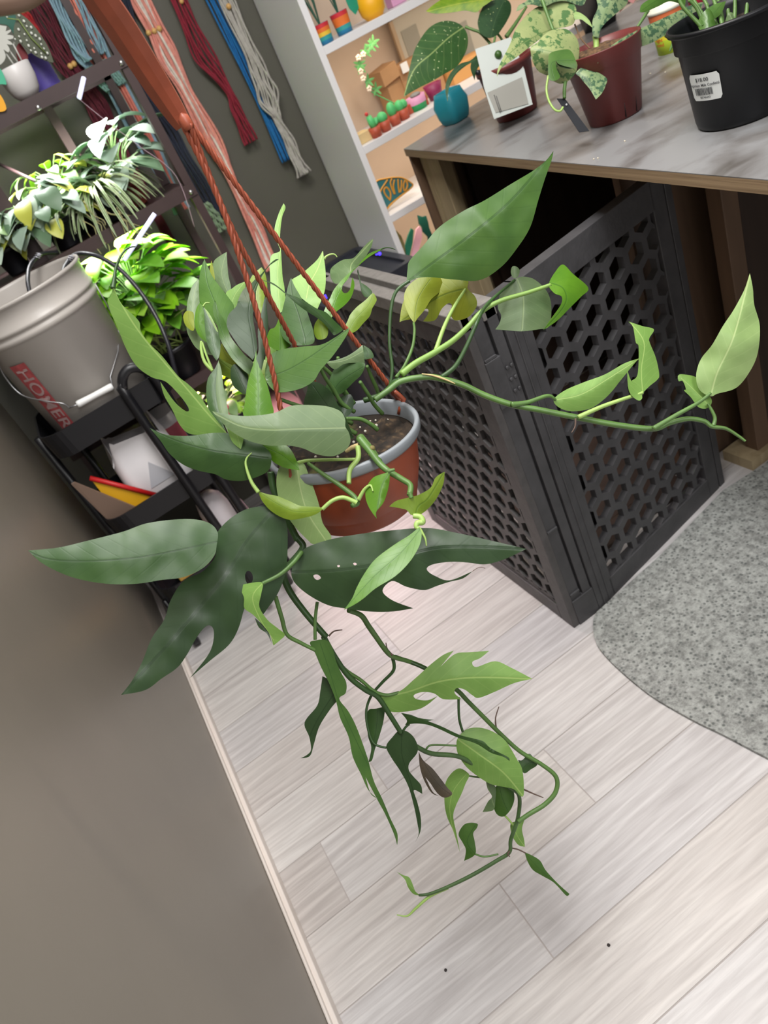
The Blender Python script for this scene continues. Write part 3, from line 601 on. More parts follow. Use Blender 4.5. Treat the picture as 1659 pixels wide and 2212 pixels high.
lf('Cc', [(800,660),(770,690),(740,735),(765,790),(805,850),(845,925),(872,1020),(888,1100),(895,1150),(880,1190),(903,1140),(905,1080),(890,1010),(868,945),(882,945),(912,962),(905,920),(870,880),(848,850),(850,815),(885,770),(890,735),(870,690),(835,662)], [(815,665),(815,780),(860,920),(895,1060),(883,1185)], [.99,1.0], L['db'], fold=(.4,-.2))
lf('Cc', [(810,575),(860,585),(900,600),(968,608),(940,615),(1000,638),(1090,680),(1160,698),(1205,712),(1240,745),(1320,785),(1328,805),(1300,785),(1240,765),(1170,722),(1080,692),(1000,655),(940,632),(880,625),(830,632),(838,610)], [(815,580),(940,620),(1090,685),(1200,725),(1325,800)], [.99,.985], L['dk'], fold=(.6,.2))
lf('Cc', [(1085,690),(1120,655),(1180,645),(1250,665),(1310,710),(1360,790),(1390,850),(1397,960),(1380,972),(1350,940),(1300,928),(1240,915),(1180,880),(1120,830),(1082,770),(1075,720)], [(1082,700),(1180,770),(1300,860),(1388,965)], [1.03,1.02,1.03], L['lt'], fold=(.25,.25))
lf('Cc', [(1130,862),(1090,840),(1050,865),(1022,915),(1018,1000),(1030,1070),(1060,1140),(1092,1242),(1075,1150),(1060,1070),(1072,1020),(1100,960),(1120,910),(1135,880)], [(1125,865),(1060,950),(1045,1060),(1088,1235)], [1.05,1.06], L['lt'], fold=(.5,-.2))
lf('Cc', [(1265,925),(1335,935),(1352,980),(1335,1035),(1300,1070),(1265,1055),(1250,1000)], [(1340,1080),(1300,1000),(1280,930)], 1.065, L['md'])
lf('Cc', [(1215,900),(1260,925),(1260,1000),(1250,1040),(1200,1048),(1225,1000),(1245,975),(1225,940)], [(1255,1020),(1235,960),(1220,905)], 1.06, L['gr'])
lf('Cc', [(1175,1105),(1140,1100),(1108,1112),(1085,1155),(1105,1195),(1120,1230),(1112,1282),(1165,1250),(1162,1190),(1155,1150),(1172,1125)], [(1163,1248),(1125,1190),(1165,1110)], 1.08, L['md'])
lf('Cc', [(1335,1105),(1370,1090),(1400,1085),(1388,1130),(1398,1180),(1402,1215),(1370,1205),(1345,1170),(1335,1140)], [(1345,1105),(1365,1160),(1400,1212)], 1.08, L['lt'])
lf('Cc', [(1400,1240),(1440,1258),(1475,1282),(1500,1325),(1540,1370),(1570,1400),(1615,1440),(1600,1448),(1560,1405),(1530,1378),(1480,1350),(1440,1325),(1415,1285)], [(1402,1242),(1460,1310),(1535,1375),(1608,1444)], [1.08,1.085], L['md'])
lf('Cc', [(790,1335),(820,1350),(850,1362),(868,1400),(880,1430),(905,1448),(870,1440),(845,1410),(828,1370)], [(900,1448),(850,1395),(795,1340)], 1.08, L['lt'])
lf('Cc', [(1390,800),(1420,770),(1440,785),(1462,820),(1430,845),(1395,862),(1370,800)], [(1450,812),(1415,820),(1385,850)], 1.06, L['dk'])
lf('Cc', [(895,760),(915,800),(960,840),(1000,890),(1030,930),(1055,962),(1020,980),(985,960),(950,910),(925,880),(960,950),(990,972),(955,955),(920,895),(900,830)], [(897,765),(940,850),(1000,930),(1050,965)], 1.0, L['br2'])
# ---- vines and leaves to the right of the pot
lf('D', [(308,537),(312,490),(320,455),(370,400),(430,330),(520,270),(600,230),(700,168),(780,120),(830,80),(857,45),(850,80),(825,150),(800,230),(770,330),(720,410),(660,480),(580,528),(480,525),(400,517),(350,520)], [(310,537),(400,468),(540,365),(700,230),(855,50)], [.96,.94,.95], L['md'], fold=(.3,.1), wave=.002)
lf('D', [(337,690),(315,655),(300,610),(303,570),(330,535),(370,515),(430,515),(440,560),(400,600),(375,640),(350,670)], [(337,688),(350,600),(400,520)], [1.0,1.01], L['ye'])
lf('D', [(282,685),(290,630),(305,590),(330,560),(400,517),(470,518),(535,528),(537,560),(565,590),(570,625),(540,665),(490,678),(472,650),(478,622),(465,614),(440,635),(420,672),(400,682),(370,682),(388,655),(388,636),(370,640),(340,670),(300,678)], [(525,560),(430,590),(290,680)], [1.0,1.03], L['ye'], bow=.004)
lf('D', [(718,522),(690,545),(660,575),(650,630),(662,660),(655,690),(640,712),(690,716),(740,719),(800,712),(840,702),(849,650),(845,600),(825,560),(785,525),(745,515)], [(722,525),(745,600),(740,715)], [1.0,1.0], L['gr'], fold=(.15,.2))
lf('D', [(703,478),(718,477),(731,492),(724,515),(708,520),(698,500)], [(714,520),(712,480)], 1.0, L['gr'])
lf('D', [(842,535),(862,500),(892,470),(930,505),(987,557),(960,590),(920,630),(870,680),(820,713),(850,670),(885,620),(888,590),(862,578),(842,555)], [(845,538),(895,560),(900,620),(822,712)], [.97,.96], L['br'], fold=(-.4,.5))
lf('D', [(858,975),(900,940),(970,910),(1050,880),(1120,840),(1178,820),(1155,845),(1110,900),(1060,960),(1000,1005),(930,1018),(880,1005)], [(860,975),(960,955),(1070,890),(1175,822)], [.95,.95], L['lt'], fold=(.3,.3))
lf('D', [(1190,952),(1215,925),(1245,900),(1252,880),(1240,820),(1218,765),(1215,745),(1232,712),(1190,700),(1138,683),(1155,705),(1165,760),(1176,780),(1172,880),(1150,905),(1172,920),(1148,905),(1133,865),(1137,930),(1150,960),(1175,978),(1188,970)], [(1190,950),(1185,860),(1195,760),(1145,688)], [.93,.94], L['lt'], fold=(.3,-.3))
lf('D', [(1445,962),(1410,945),(1393,915),(1392,870),(1410,820),(1450,770),(1490,700),(1530,640),(1570,565),(1591,503),(1602,560),(1607,620),(1628,700),(1620,800),(1590,870),(1540,930),(1470,952)], [(1445,960),(1470,870),(1530,740),(1590,510)], [.92,.90,.91], L['pa'], fold=(.25,.2), wave=.004)
lf('D', [(1323,885),(1340,880),(1392,892),(1415,930),(1448,975),(1435,1005),(1400,1003),(1370,965),(1345,940),(1352,935),(1340,905),(1325,905)], [(1440,1000),(1390,945),(1330,890)], .93, L['lt'])
stem(hp, 'D', [(245,930),(255,860),(245,760),(250,640),(270,570),(320,530)], [.96,.95], [.0024,.0024], STEMD)
stem(hp, 'D', [(270,890),(300,850),(330,780),(338,720),(335,688)], [.95,1.0], [.0026,.0018], STEM)
stem(hp, 'D', [(290,880),(340,840),(410,800),(480,755),(540,700),(590,645),(660,605),(760,575),(848,545)], [.95,.97,.97], [.0048,.0042,.0035,.0026], mat('vine_light', rgb(122, 156, 74), .45), 'vine')
stem(hp, 'D', [(415,798),(450,700),(490,620),(528,562)], [.96,1.0], [.0034,.0018], STEML)
stem(hp, 'D', [(440,890),(490,850),(530,780),(570,690),(600,630),(650,580),(712,528)], [.95,.94,1.0], [.0034,.0026,.002], STEMD)
stem(hp, 'D', [(190,975),(240,940),(290,905),(380,890),(440,897),(520,920),(600,958),(700,993),(800,1012),(950,1042),(1100,1070),(1230,1083),(1290,1062),(1360,1046),(1420,1055),(1450,1075),(1500,1082),(1545,1108),(1575,1130)], [.95,.95,.93,.92], [.0042,.0044,.0042,.004,.003,.0016], STEM, 'vine')
stem(hp, 'D', [(700,993),(760,985),(835,960),(865,975)], [.94,.95], [.004,.0018], STEM)
stem(hp, 'D', [(950,1040),(1040,1000),(1140,965),(1192,948)], [.93,.93], [.0034,.002], STEML)
stem(hp, 'D', [(1230,1083),(1320,1030),(1400,985),(1445,950)], [.92,.92], [.0036,.002], STEM)
stem(hp, 'D', [(1435,990),(1460,1040),(1455,1072)], .925, [.0018,.003], STEM)
stem(hp, 'D', [(365,878),(410,885),(455,900),(490,915)], .945, [.0008,.0016,.0006], mat('dry_husk', rgb(190, 170, 120), .8), 'dry_sheath')
stem(hp, 'D', [(940,1045),(938,1075),(925,1098)], .93, [.0014,.0006], BROWN, 'aerial_root')
# stems rising out of the soil
for p, d in (([(820,345),(900,470),(960,570),(1040,660)], [.92,.97]), ([(890,190),(930,290),(980,400),(1000,470)], [.96,1.0]), ([(420,210),(490,330),(560,430),(640,560),(760,640)], [.9,.95]), ([(440,190),(540,280),(620,400),(720,520)], [.92,.96]), ([(330,330),(420,480),(540,640),(740,760)], [.9,.94]), ([(600,100),(600,240),(660,420),(760,560)], [.95,.98]), ([(30,520),(200,580),(420,640),(600,760),(780,860)], [.88,.92]), ([(680,710),(820,715),(930,770),(990,820)], [.9,.92])):
    stem(hp, 'P', p, d, [.0024,.0032], STEM)
stem(hp, 'P', [(1220,330),(1160,350),(1100,420),(1020,480),(860,530)], [.95,.97], [.0042,.004], STEMD, 'vine')
stem(hp, 'P', [(820,900),(900,1000),(960,1080),(1000,1140)], [.9,.87], [.006,.0055], STEM, 'vine')
stem(hp, 'P', [(680,1040),(740,1000),(800,985)], [.88,.87], [.002,.004], mat('dry_husk', rgb(190, 170, 120), .8), 'dry_sheath')
stem(hp, 'G', [(350,1130),(352,1260),(400,1420),(510,1540)], .93, [.0018,.0026], STEML)
stem(hp, 'G', [(365,1150),(420,1320),(500,1520)], .93, [.0012,.002], STEML)
# ================================================================ MESH CRATE
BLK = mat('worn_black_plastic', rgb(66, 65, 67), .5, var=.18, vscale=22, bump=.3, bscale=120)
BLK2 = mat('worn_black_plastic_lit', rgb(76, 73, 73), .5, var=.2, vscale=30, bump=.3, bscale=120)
def hexmesh(o, u, v, n, wd, ht, pitch, depth, hole=.7):
    o = Vector(o); u = Vector(u); v = Vector(v); n = Vector(n); mb = MB()
    R_ = pitch/math.sqrt(3); rows = int(ht/(R_*1.5))+1; cols = int(wd/pitch)+1
    for j in range(rows):
        for i in range(cols):
            cx = (i+.5*(j % 2)+.25)*pitch; cy = (j+.5)*R_*1.5
            if cx > wd+pitch*.3 or cy > ht+R_*.4: continue
            ou = []; inn = []
            for k in range(6):
                a = PI/6+k*PI/3
                ou.append((cx+R_*math.cos(a), cy+R_*math.sin(a))); inn.append((cx+R_*hole*math.cos(a), cy+R_*hole*.96*math.sin(a)))
            cl = lambda p: (min(max(p[0], -.006), wd+.006), min(max(p[1], -.006), ht+.006))
            ou = [cl(p) for p in ou]; inn = [cl(p) for p in inn]
            P = lambda p, d: o+u*p[0]+v*p[1]+n*d
            vs = [P(p, 0) for p in ou]+[P(p, 0) for p in inn]+[P(p, -depth) for p in ou]+[P(p, -depth) for p in inn]
            fs = []
            for k in range(6):
                l = (k+1) % 6; fs += [(k, l, 6+l, 6+k), (12+l, 12+k, 18+k, 18+l), (6+k, 6+l, 18+l, 18+k)]
            mb.add(vs, fs)
    return mb
cx0 = .527; cy0 = 1.117; CZ = .80
crate = thing('mesh_crate', (cx0, cy0, 0), 'worn black collapsible plastic crate with honeycomb mesh walls, one wall reaching under the work table', 'crate')
yf = 1.78
mb = MB()
mb.box((cx0, cy0, 0), (cx0+.018, cy0+.045, CZ)); mb.box((cx0, yf-.045, 0), (cx0+.018, yf, CZ))      # lit stiles
mb.box((cx0, cy0+.045, 0), (cx0+.02, yf-.045, .045)); mb.box((cx0+.004, cy0+.045, .045), (cx0+.02, yf-.045, .062))
mb.box((cx0, cy0+.045, CZ-.075), (cx0+.02, yf-.045, CZ-.03))
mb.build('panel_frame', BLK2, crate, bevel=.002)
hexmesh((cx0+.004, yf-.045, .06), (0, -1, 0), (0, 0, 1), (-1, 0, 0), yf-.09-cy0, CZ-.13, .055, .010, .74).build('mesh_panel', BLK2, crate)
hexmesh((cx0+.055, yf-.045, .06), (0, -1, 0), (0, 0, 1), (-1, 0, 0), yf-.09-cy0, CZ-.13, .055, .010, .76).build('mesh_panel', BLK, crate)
mb = MB()
mb.box((cx0+.018, cy0+.002, 0), (cx0+.044, cy0+.05, CZ-.006)); mb.box((cx0+.050, cy0+.0, .0), (cx0+.072, cy0+.05, CZ-.006)); mb.box((cx0+.040, cy0+.012, 0), (cx0+.055, cy0+.05, CZ-.01))
for z in (.09, .28, .62, .70): mb.box((cx0+.018, cy0-.002, z), (cx0+.044, cy0+.01, z+.006)); 
mb.box((cx0+.016, cy0-.003, 0), (cx0+.075, cy0+.01, .075)); mb.box((cx0+.016, cy0-.003, .60), (cx0+.05, cy0+.01, .70))
for zz in (.62, .645, .67):
    for xx in (.056, .066): mb.lathe((cx0+xx, cy0-.001, zz), [(.004, 0), (.004, .003), (0, .003)], 10, 0, (0, -1, 0))
mb.build('corner_post', BLK, crate, bevel=.0015)
RAIL = mat('worn_grey_rail', rgb(122, 118, 114), .55, var=.15, vscale=60, bump=.3, bscale=200)
mb = MB(); mb.box((cx0-.002, cy0, CZ-.03), (cx0+.026, yf, CZ)); mb.box((cx0+.026, cy0+.01, CZ-.03), (cx0+.044, yf, CZ-.012)); mb.box((cx0+.044, cy0, CZ-.03), (cx0+.074, yf, CZ+.002))
mb.build('top_rail', RAIL, crate, bevel=.002)
ru = Vector((.986, .165, 0)).normalized(); rn = Vector((ru.y, -ru.x, 0)); ro = Vector((cx0+.076, cy0-.003, 0)); rw = .487; up_ = Vector((0, 0, 1))
mb = MB()
mb.obox(ro, ru, up_, -rn, .058, CZ, .03); mb.obox(ro+ru*(rw-.055), ru, up_, -rn, .04, CZ, .03); mb.obox(ro+ru*(rw-.012), ru, up_, -rn, .02, CZ, .05)
mb.obox(ro+ru*.05, ru, up_, -rn, rw-.1, .055, .03); mb.obox(ro+ru*.05+up_*(CZ-.06), ru, up_, -rn, rw-.1, .06, .03)
mb.obox(ro+ru*.016+rn*.003, ru, up_, -rn, .004, CZ, .01); mb.obox(ro+ru*.034+rn*.002, ru, up_, -rn, .003, CZ, .01)
mb.build('panel_frame', BLK, crate, bevel=.002)
hexmesh(ro+ru*.055+up_*.05-rn*.004, ru, up_, rn, rw-.11, CZ-.11, .059, .016, .73).build('mesh_panel', BLK, crate)

# ================================================================ WORK TABLE
c1 = Vector((.977, 2.02, .91)); fd = Vector((-.167, -1.298, 0)).normalized(); ld = Vector((.985, .17, 0)).normalized()
TABT = NB('table_top_vinyl'); tc = TABT.n('ShaderNodeTexCoord'); mp = TABT.n('ShaderNodeMapping'); mp.inputs['Scale'].default_value = (5, 9, 3); mp.inputs['Rotation'].default_value = (0, 0, .5)
TABT.l(tc.outputs['Object'], mp.inputs[0]); n = TABT.n('ShaderNodeTexNoise', i_Scale=1.3, i_Detail=5.0, i_Distortion=.6); TABT.l(mp.outputs[0], n.inputs['Vector'])
TABT.l(TABT.ramp(n.outputs['Fac'], [(.28, rgb(76, 72, 68)), (.42, rgb(108, 106, 105)), (.55, rgb(129, 129, 130))]), TABT.b.inputs['Base Color']); TABT.b.inputs['Roughness'].default_value = .32
PLY = wood_mat('plywood_edge', rgb(120, 98, 74), rgb(160, 136, 106), (4, 4, 260), .6)
PINE = wood_mat('pine_timber', rgb(158, 140, 108), rgb(188, 170, 136), (30, 30, 3), .6)
DKW = wood_mat('dark_brown_board', rgb(50, 38, 31), rgb(66, 50, 41), (20, 20, 2), .6)
MDW = wood_mat('brown_board', rgb(92, 72, 56), rgb(118, 92, 72), (20, 20, 2), .6)
table = thing('work_table', (c1.x, c1.y, 0), 'timber framed work table with a cloudy grey top and plywood edge, holding potted plants', 'table')
th = .02
def quadslab(a, z0, z1, mi=0, mb_=None):
    mb_ = mb_ or MB(); mb_.prism([Vector((p.x, p.y, z0)) for p in a], (0, 0, 1), z1-z0, mi); return mb_
Q = [c1, c1+fd*1.75, c1+fd*1.75+ld*1.3, c1+ld*1.3]
mb = quadslab(Q, .91-th, .9085, 0); mb.build('tabletop_board', PLY, table)
mb = quadslab(Q, .9087, .9100, 0); mb.build('tabletop', TABT.m, table)
mb = MB(); mb.obox(c1+fd*.006+ld*.004-up_*.91, fd, ld, up_, .012, .75, .91-th); mb.build('side_board', MDW, table)
mb = MB(); mb.obox(c1+fd*.022+ld*.03-up_*.91, fd, ld, up_, .038, .088, .885); mb.obox(c1+fd*.06+ld*.03-up_*.91, fd, ld, up_, .09, .04, .885); mb.build('leg', PINE, table, bevel=.002)
mb = MB(); mb.box((1.20, 1.185, .03), (1.245, 1.225, .89)); mb.build('leg', MDW, table, bevel=.002)  # pine stud under the table, its shade put into the darker brown
mb = MB(); mb.box((1.05, 1.29, 0), (1.28, 1.31, .89)); mb.build('divider_board', MDW, table)
mb = MB(); mb.box((1.16, 1.17, 0), (1.75, 1.26, .03)); mb.box((1.245, 1.20, .03), (1.75, 1.215, .89), 1); mb.build('base_plate', [PINE, DKW], table)
mb = MB(); mb.box((1.75, .3, 0), (1.77, 2.25, .885)); mb.build('back_board', DKW, table)
mb = MB(); mb.box((.70, 1.32, .0), (1.75, 1.96, .012)); mb.box((.70, 1.25, 0), (1.04, 1.32, .011)); mb.box((1.12, 1.98, 0), (1.75, 1.995, .88)); mb.box((1.72, 1.3, 0), (1.735, 1.98, .88)); mb.build('shade_lining', DKW, table)  # dark boards; floor sheet added to stand in for shade behind the mesh
for pz in ((1180, 352), (1215, 355)): pass
# rug
rugpx = [(1291, 1326), (1283, 1345), (1284, 1372), (1292, 1398), (1310, 1422), (1338, 1450), (1375, 1482), (1412, 1510), (1455, 1536), (1510, 1566), (1560, 1590), (1659, 1642), (1760, 1692)]
rp = [onz(x, y, 0) for x, y in rugpx]; rp = [Vector(p) for p in catmull([tuple(p) for p in rp], 4)]
rp += [Vector((.75, .2, 0)), Vector((1.7, .2, 0)), Vector((1.7, 1.16, 0)), Vector((1.18, 1.16, 0)), Vector((1.06, 1.172, 0)), Vector((.80, 1.128, 0))]
RUG = NB('speckled_grey_mat'); tc = RUG.n('ShaderNodeTexCoord'); v = RUG.n('ShaderNodeTexVoronoi', i_Scale=95.0, feature='F1'); RUG.l(tc.outputs['Object'], v.inputs['Vector'])
n = RUG.n('ShaderNodeTexNoise', i_Scale=70.0, i_Detail=6.0, i_Roughness=.7); RUG.l(tc.outputs['Object'], n.inputs['Vector'])
c = RUG.ramp(n.outputs['Fac'], [(.38, rgb(122, 123, 120)), (.55, rgb(162, 164, 160)), (.7, rgb(182, 184, 180))]); c = RUG.mix(RUG.ramp(v.outputs['Distance'], [(.16, (.8, .8, .8, 1)), (.38, (0, 0, 0, 1))]), c, rgb(82, 86, 84))
RUG.l(c, RUG.b.inputs['Base Color']); RUG.b.inputs['Roughness'].default_value = .8
bp = RUG.n('ShaderNodeBump', i_Strength=.8, i_Distance=.004); RUG.l(n.outputs['Fac'], bp.inputs['Height']); RUG.l(bp.outputs[0], RUG.b.inputs['Normal'])
mb = MB(); mb.prism([p+Vector((0, 0, .0005)) for p in rp], (0, 0, 1), .007); o = mb.build('floor_mat', RUG.m)
props(o, 'speckled grey textured floor mat with rounded corner partly under the work table', 'mat')
# crumbs on the floor
for k, (x, y) in enumerate(((963, 2096), (1315, 2042))):
    mb = MB(); p = onz(x, y, 0); mb.lathe(p, [(0, .0002), (.0028, .0006), (.0024, .002), (0, .0026)], 7); props(mb.build('crumb', mat('dark_crumb', rgb(50, 44, 42), .8)), 'tiny dark crumb on the pale floor, '+('lower left one' if k == 0 else 'upper right one'), 'crumb')

# ================================================================ BOOKCASE
WH = mat('white_laminate', rgb(226, 224, 224), .35); BGE = mat('beige_backboard', rgb(214, 190, 166), .6, var=.05, vscale=6)
bx, by0, by1 = .946, 2.25, 2.56
bk = thing('bookcase', (bx, by0, 0), 'tall white open bookcase with beige back behind the work table', 'bookcase')
mb = MB(); mb.box((bx, by0, 0), (bx+.02, by1, 2.2)); mb.build('side_panel', WH, bk, bevel=.001)
mb = MB(); mb.box((2.1, by0, 0), (2.12, by1, 2.2)); mb.build('side_panel', WH, bk, bevel=.001)
SZ = [1.203, .928, .715, .455, .12, 1.6]
for z in SZ:
    if z < 1.3 and z > .5: area('shelf_fill_light', (1.5, by0+.06, z-.026), (.35, 0, 0), 1.05, .03, 1.5, (1, .86, .70))  # unseen fill lamps added under the shelves to brighten the interior
    mb = MB(); mb.box((bx+.02, by0, z-.022), (2.1, by1-.012, z)); mb.build('shelf', WH, bk, bevel=.001)
mb = MB(); mb.box((bx+.02, by1-.012, 0), (2.1, by1-.002, 2.2)); mb.build('back_panel', BGE, bk)
def shelfpos(px, Y, z):
    "x on a shelf so the thing stands at this distance and height"
    lo, hi = .0, 3.0
    for _ in range(40):
        mid = (lo+hi)/2
        if pj(Vector((mid, Y, z)))[0] < px: lo = mid
        else: hi = mid
    return Vector((lo, Y, z))
def small(name, loc, label, cat, group=None): return thing(name, tuple(loc), label, cat, group)
def strip_leaf(mb, b, d, ln, wd, droop=.2, mi=0, nrm=None, seg=8, cup=.15, wprof=None, cols=1):
    "one free-standing leaf blade"
    d = Vector(d).normalized(); sd = d.cross(Vector((0, 0, 1)) if nrm is None else Vector(nrm)); sd = sd.normalized() if sd.length > .05 else Vector((1, 0, 0)); nn = sd.cross(d)
    vs = []; fs = []; mis = []; p = Vector(b); q = d.copy()
    nc = 2*cols+1
    for i in range(seg+1):
        t = i/seg; w_ = wd/2*(wprof(t) if wprof else (math.sin(PI*min(1, t*1.0)**.75)**.8 if 0 < t < 1 else .02))
        nn = sd.cross(q)
        for k in range(nc):
            s = (k-cols)/cols; vs.append(p+sd*w_*s+nn*(cup*abs(s)*w_))
        q = (q+Vector((0, 0, -droop/seg))).normalized(); p = p+q*(ln/seg)
    for i in range(seg):
        for k in range(nc-1):
            fs.append((i*nc+k, i*nc+k+1, (i+1)*nc+k+1, (i+1)*nc+k))
    k0 = len(mb.f); mb.add(vs, fs, mi, True)
    return k0, len(fs), nc-1
def solid(o, t=.0008):
    s = o.modifiers.new('thickness', 'SOLIDIFY'); s.thickness = t; s.offset = 0; e = o.modifiers.new('rim_split', 'EDGE_SPLIT'); e.split_angle = 1.1; return o
RB = [mat('rainbow_'+k, rgb(*c), .45) for k, c in (('red', (206, 52, 62)), ('orange', (226, 116, 50)), ('yellow', (232, 190, 62)), ('teal', (54, 150, 150)), ('blue', (30, 118, 160)))]
DL = mat('dark_green_print', rgb(52, 92, 74), .5); TG = mat('teal_green_print', rgb(24, 140, 108), .5)
for k, (px, sz, lab) in enumerate((((707, 98), .024, 'small rainbow-striped planter at the left end of the upper bookcase shelf'), ((747, 70), .026, 'rainbow-striped planter, second from the left on the upper bookcase shelf'))):
    p = shelfpos(px[0], by0+.035+.02*k, SZ[0])
    t = small('striped_planter', p, lab, 'planter', None); mb = MB()
    h = sz*2.1; R_ = sz
    order = [4, 3, 2, 1, 0] if k == 0 else [4, 3, 1, 1, 0]
    for i in range(5): mb.lathe(p, [(R_*(.85+.15*i/5), h*i/5+(.0001 if i else 0)), (R_*(.85+.15*(i+1)/5), h*(i+1)/5)], 24, order[i], None, capb=(i == 0))
    mb.lathe(p, [(R_, h), (R_*.9, h), (R_*.88, h*.85), (0, h*.85)], 24, 4); mb.build('pot', RB, t)
    r = random.Random(k); mb = MB()
    for j in range(7):
        a = r.uniform(0, 6.28); b = p+Vector((0, 0, h*.85)); e = b+Vector((math.cos(a)*.02-.012, math.sin(a)*.02, .1+.05*r.random()))
        mb.tube([b, (b+e)/2+Vector((.004, 0, 0)), e], .0014, 6)
        strip_leaf(mb, e, (math.cos(a)*.4-.2, math.sin(a)*.4, 1), .05, .016, .8)
    solid(mb.build('foliage', DL, t))
p = shelfpos(811, by0+.05, SZ[0])
t = small('round_planter', p, 'round bright yellow planter on the upper bookcase shelf', 'planter'); mb = MB()
mb.lathe(p, [(.0, 0), (.024, 0), (.036, .015), (.039, .035), (.034, .062), (.030, .062), (.034, .035), (0, .03)], 32); mb.build('pot', mat('yellow_print', rgb(240, 176, 20), .5), t)
mb = MB()
for j in range(6): a = j*1.05; b = p+Vector((math.cos(a)*.008, math.sin(a)*.008, .03)); mb.tube([b, b+Vector((math.cos(a)*.01, 0, .12))], .0018, 6)
mb.build('stem', DL, t)
mb = MB(); strip_leaf(mb, p+Vector((-.055, .0, .03)), (.25, 0, 1), .13, .045, .05, 0, (0, 1, 0)); o = solid(mb.build('paper_leaf', TG), .002)
props(o, 'teal pointed ornamental leaf between the rainbow planters and the yellow planter', 'ornament')
p = shelfpos(862, by0+.09, SZ[0]); mb = MB(); mb.box(p+Vector((-.02, 0, 0)), p+Vector((.03, .04, .12)))
props(mb.build('gift_box', mat('pink_card', rgb(206, 150, 184), .6), bevel=.003), 'pink box behind the yellow planter on the upper bookcase shelf', 'box')
# second shelf
CAC = mat('cactus_green_print', rgb(84, 186, 110), .5); TER = mat('terracotta_print', rgb(176, 78, 52), .55)
labs = ['mini cactus with a side arm and red flower, leftmost of four mini planters', 'round-topped mini cactus, second from left of four mini planters', 'tall oval mini cactus, third from left of four mini planters', 'wide-topped mini cactus, rightmost of four mini planters beside the pink bowl']
for k, px in enumerate(((816, 288), (836, 275), (857, 262), (876, 250))):
    p = shelfpos(px[0], by0+.022+.010*k, SZ[1]); t = small('mini_cactus', p, labs[k], 'ornament', 'mini cactus planters on the bookcase'); mb = MB()
    mb.lathe(p, [(0, 0), (.015, 0), (.019, .030), (.017, .030), (0, .027)], 20); mb.build('pot', TER, t); mb = MB(); b = p+Vector((0, 0, .026))
    if k == 0: mb.tube([b, b+Vector((-.002, 0, .016)), b+Vector((-.005, 0, .036))], [.009, .011, .008], 10); mb.tube([b+Vector((0, 0, .006)), b+Vector((.014, 0, .012)), b+Vector((.015, 0, .024))], .007, 8)
    elif k == 1: mb.ball(b+Vector((0, 0, .013)), .0165)
    elif k == 2: mb.ball(b+Vector((0, 0, .018)), .0145, sz=1.5)
    else: mb.ball(b+Vector((-.005, 0, .014)), .015, sz=1.2); mb.ball(b+Vector((.009, 0, .014)), .013, sz=1.1)
    mb.build('cactus', CAC, t)
    if k == 0: mb = MB(); mb.ball(b+Vector((-.008, 0, .043)), .0055); mb.build('flower', mat('red_print', rgb(196, 50, 50), .5), t)
p = onz(838, 262, SZ[1]); p.y = by0+.09; p.x += .03; t = small('orchid_ornament', p, 'tall arching white-flowered stem ornament in a brick red tray on the second bookcase shelf', 'ornament')
mb = MB(); mb.box(p+Vector((-.012, -.015, 0)), p+Vector((.075, .02, .028))); mb.build('tray', TER, t, bevel=.002)
path = [ony(x, y, p.y) for x, y in ((822, 226), (806, 200), (790, 178), (778, 150), (776, 128), (788, 108), (802, 95))]; path[0] = p+Vector((-.005, 0, .025))
mb = MB(); mb.tube([Vector(q) for q in catmull([tuple(q) for q in path], 6)], .0016, 6); mb.build('stem', CAC, t); mb = MB()
for (x, y) in ((812, 193), (795, 175), (776, 138), (800, 100), (790, 112), (806, 92), (778, 146)):
    q = ony(x, y, p.y)
    for a in (0, 1.3, 2.6, 3.9, 5.2): strip_leaf(mb, q, (math.cos(a), -.2, math.sin(a)), .022, .008, 0, 0, (0, 1, 0), 4)
solid(mb.build('leaf', mat('leaf_print_green', rgb(98, 160, 92), .5), t)); mb = MB()
for (x, y) in ((797, 192), (784, 170), (779, 155), (784, 118), (774, 125)):
    q = ony(x, y, p.y)
    for a in (0, 1.25, 2.5, 3.75, 5): mb.ball(q+Vector((math.cos(a)*.005, -.002, math.sin(a)*.005)), .0045, 0, 8)
mb.build('blossom', mat('blossom_cream', rgb(236, 214, 190), .6), t)
p = onz(906, 236, SZ[1]); p.y = max(p.y, by0+.03); mb = MB(); mb.lathe(p, [(0, 0), (.026, 0), (.029, .018)], 28, 1); mb.lathe(p, [(.029, .018), (.031, .040), (.028, .040), (.026, .02), (0, .018)], 28, 0)
mb.ball(p+Vector((.002, 0, .042)), .018, 2, sz=.4)
t = mb.build('bowl', [mat('pink_print', rgb(214, 150, 184), .5), mat('green_print', rgb(28, 150, 82), .5), mat('grey_pebble', rgb(128, 128, 124), .6)]); props(t, 'small bowl, pink above and green below, right of the mini cacti', 'bowl')
p2 = p+Vector((.075, .012, 0)); mb = MB(); mb.lathe(p2, [(0, 0), (.02, 0), (.030, .045), (.026, .045), (.018, .01), (0, .01)], 28); mb.ball(p2+Vector((0, 0, .040)), .02, 0, sz=.4)
props(mb.build('bowl', mat('burgundy_print', rgb(132, 36, 78), .5)), 'dark magenta bowl behind the cyan glass cup', 'bowl')
KR = mat('kraft_paper', rgb(176, 134, 92), .75, var=.08, vscale=20)
q0 = ony(840, 215, by1-.1); mb = MB(); z0 = SZ[1]
b0 = Vector((q0.x-.005, by1-.13, z0)); mb.prism([b0, b0+Vector((.2, 0, 0)), b0+Vector((.2, .08, 0)), b0+Vector((0, .08, 0))], (0, 0, 1), .125)
mb.prism([b0+Vector((-.01, -.006, .09)), b0+Vector((.05, -.012, .1)), b0+Vector((.05, -.012, .145)), b0+Vector((-.01, -.006, .135))], (0, 1, 0), .09)
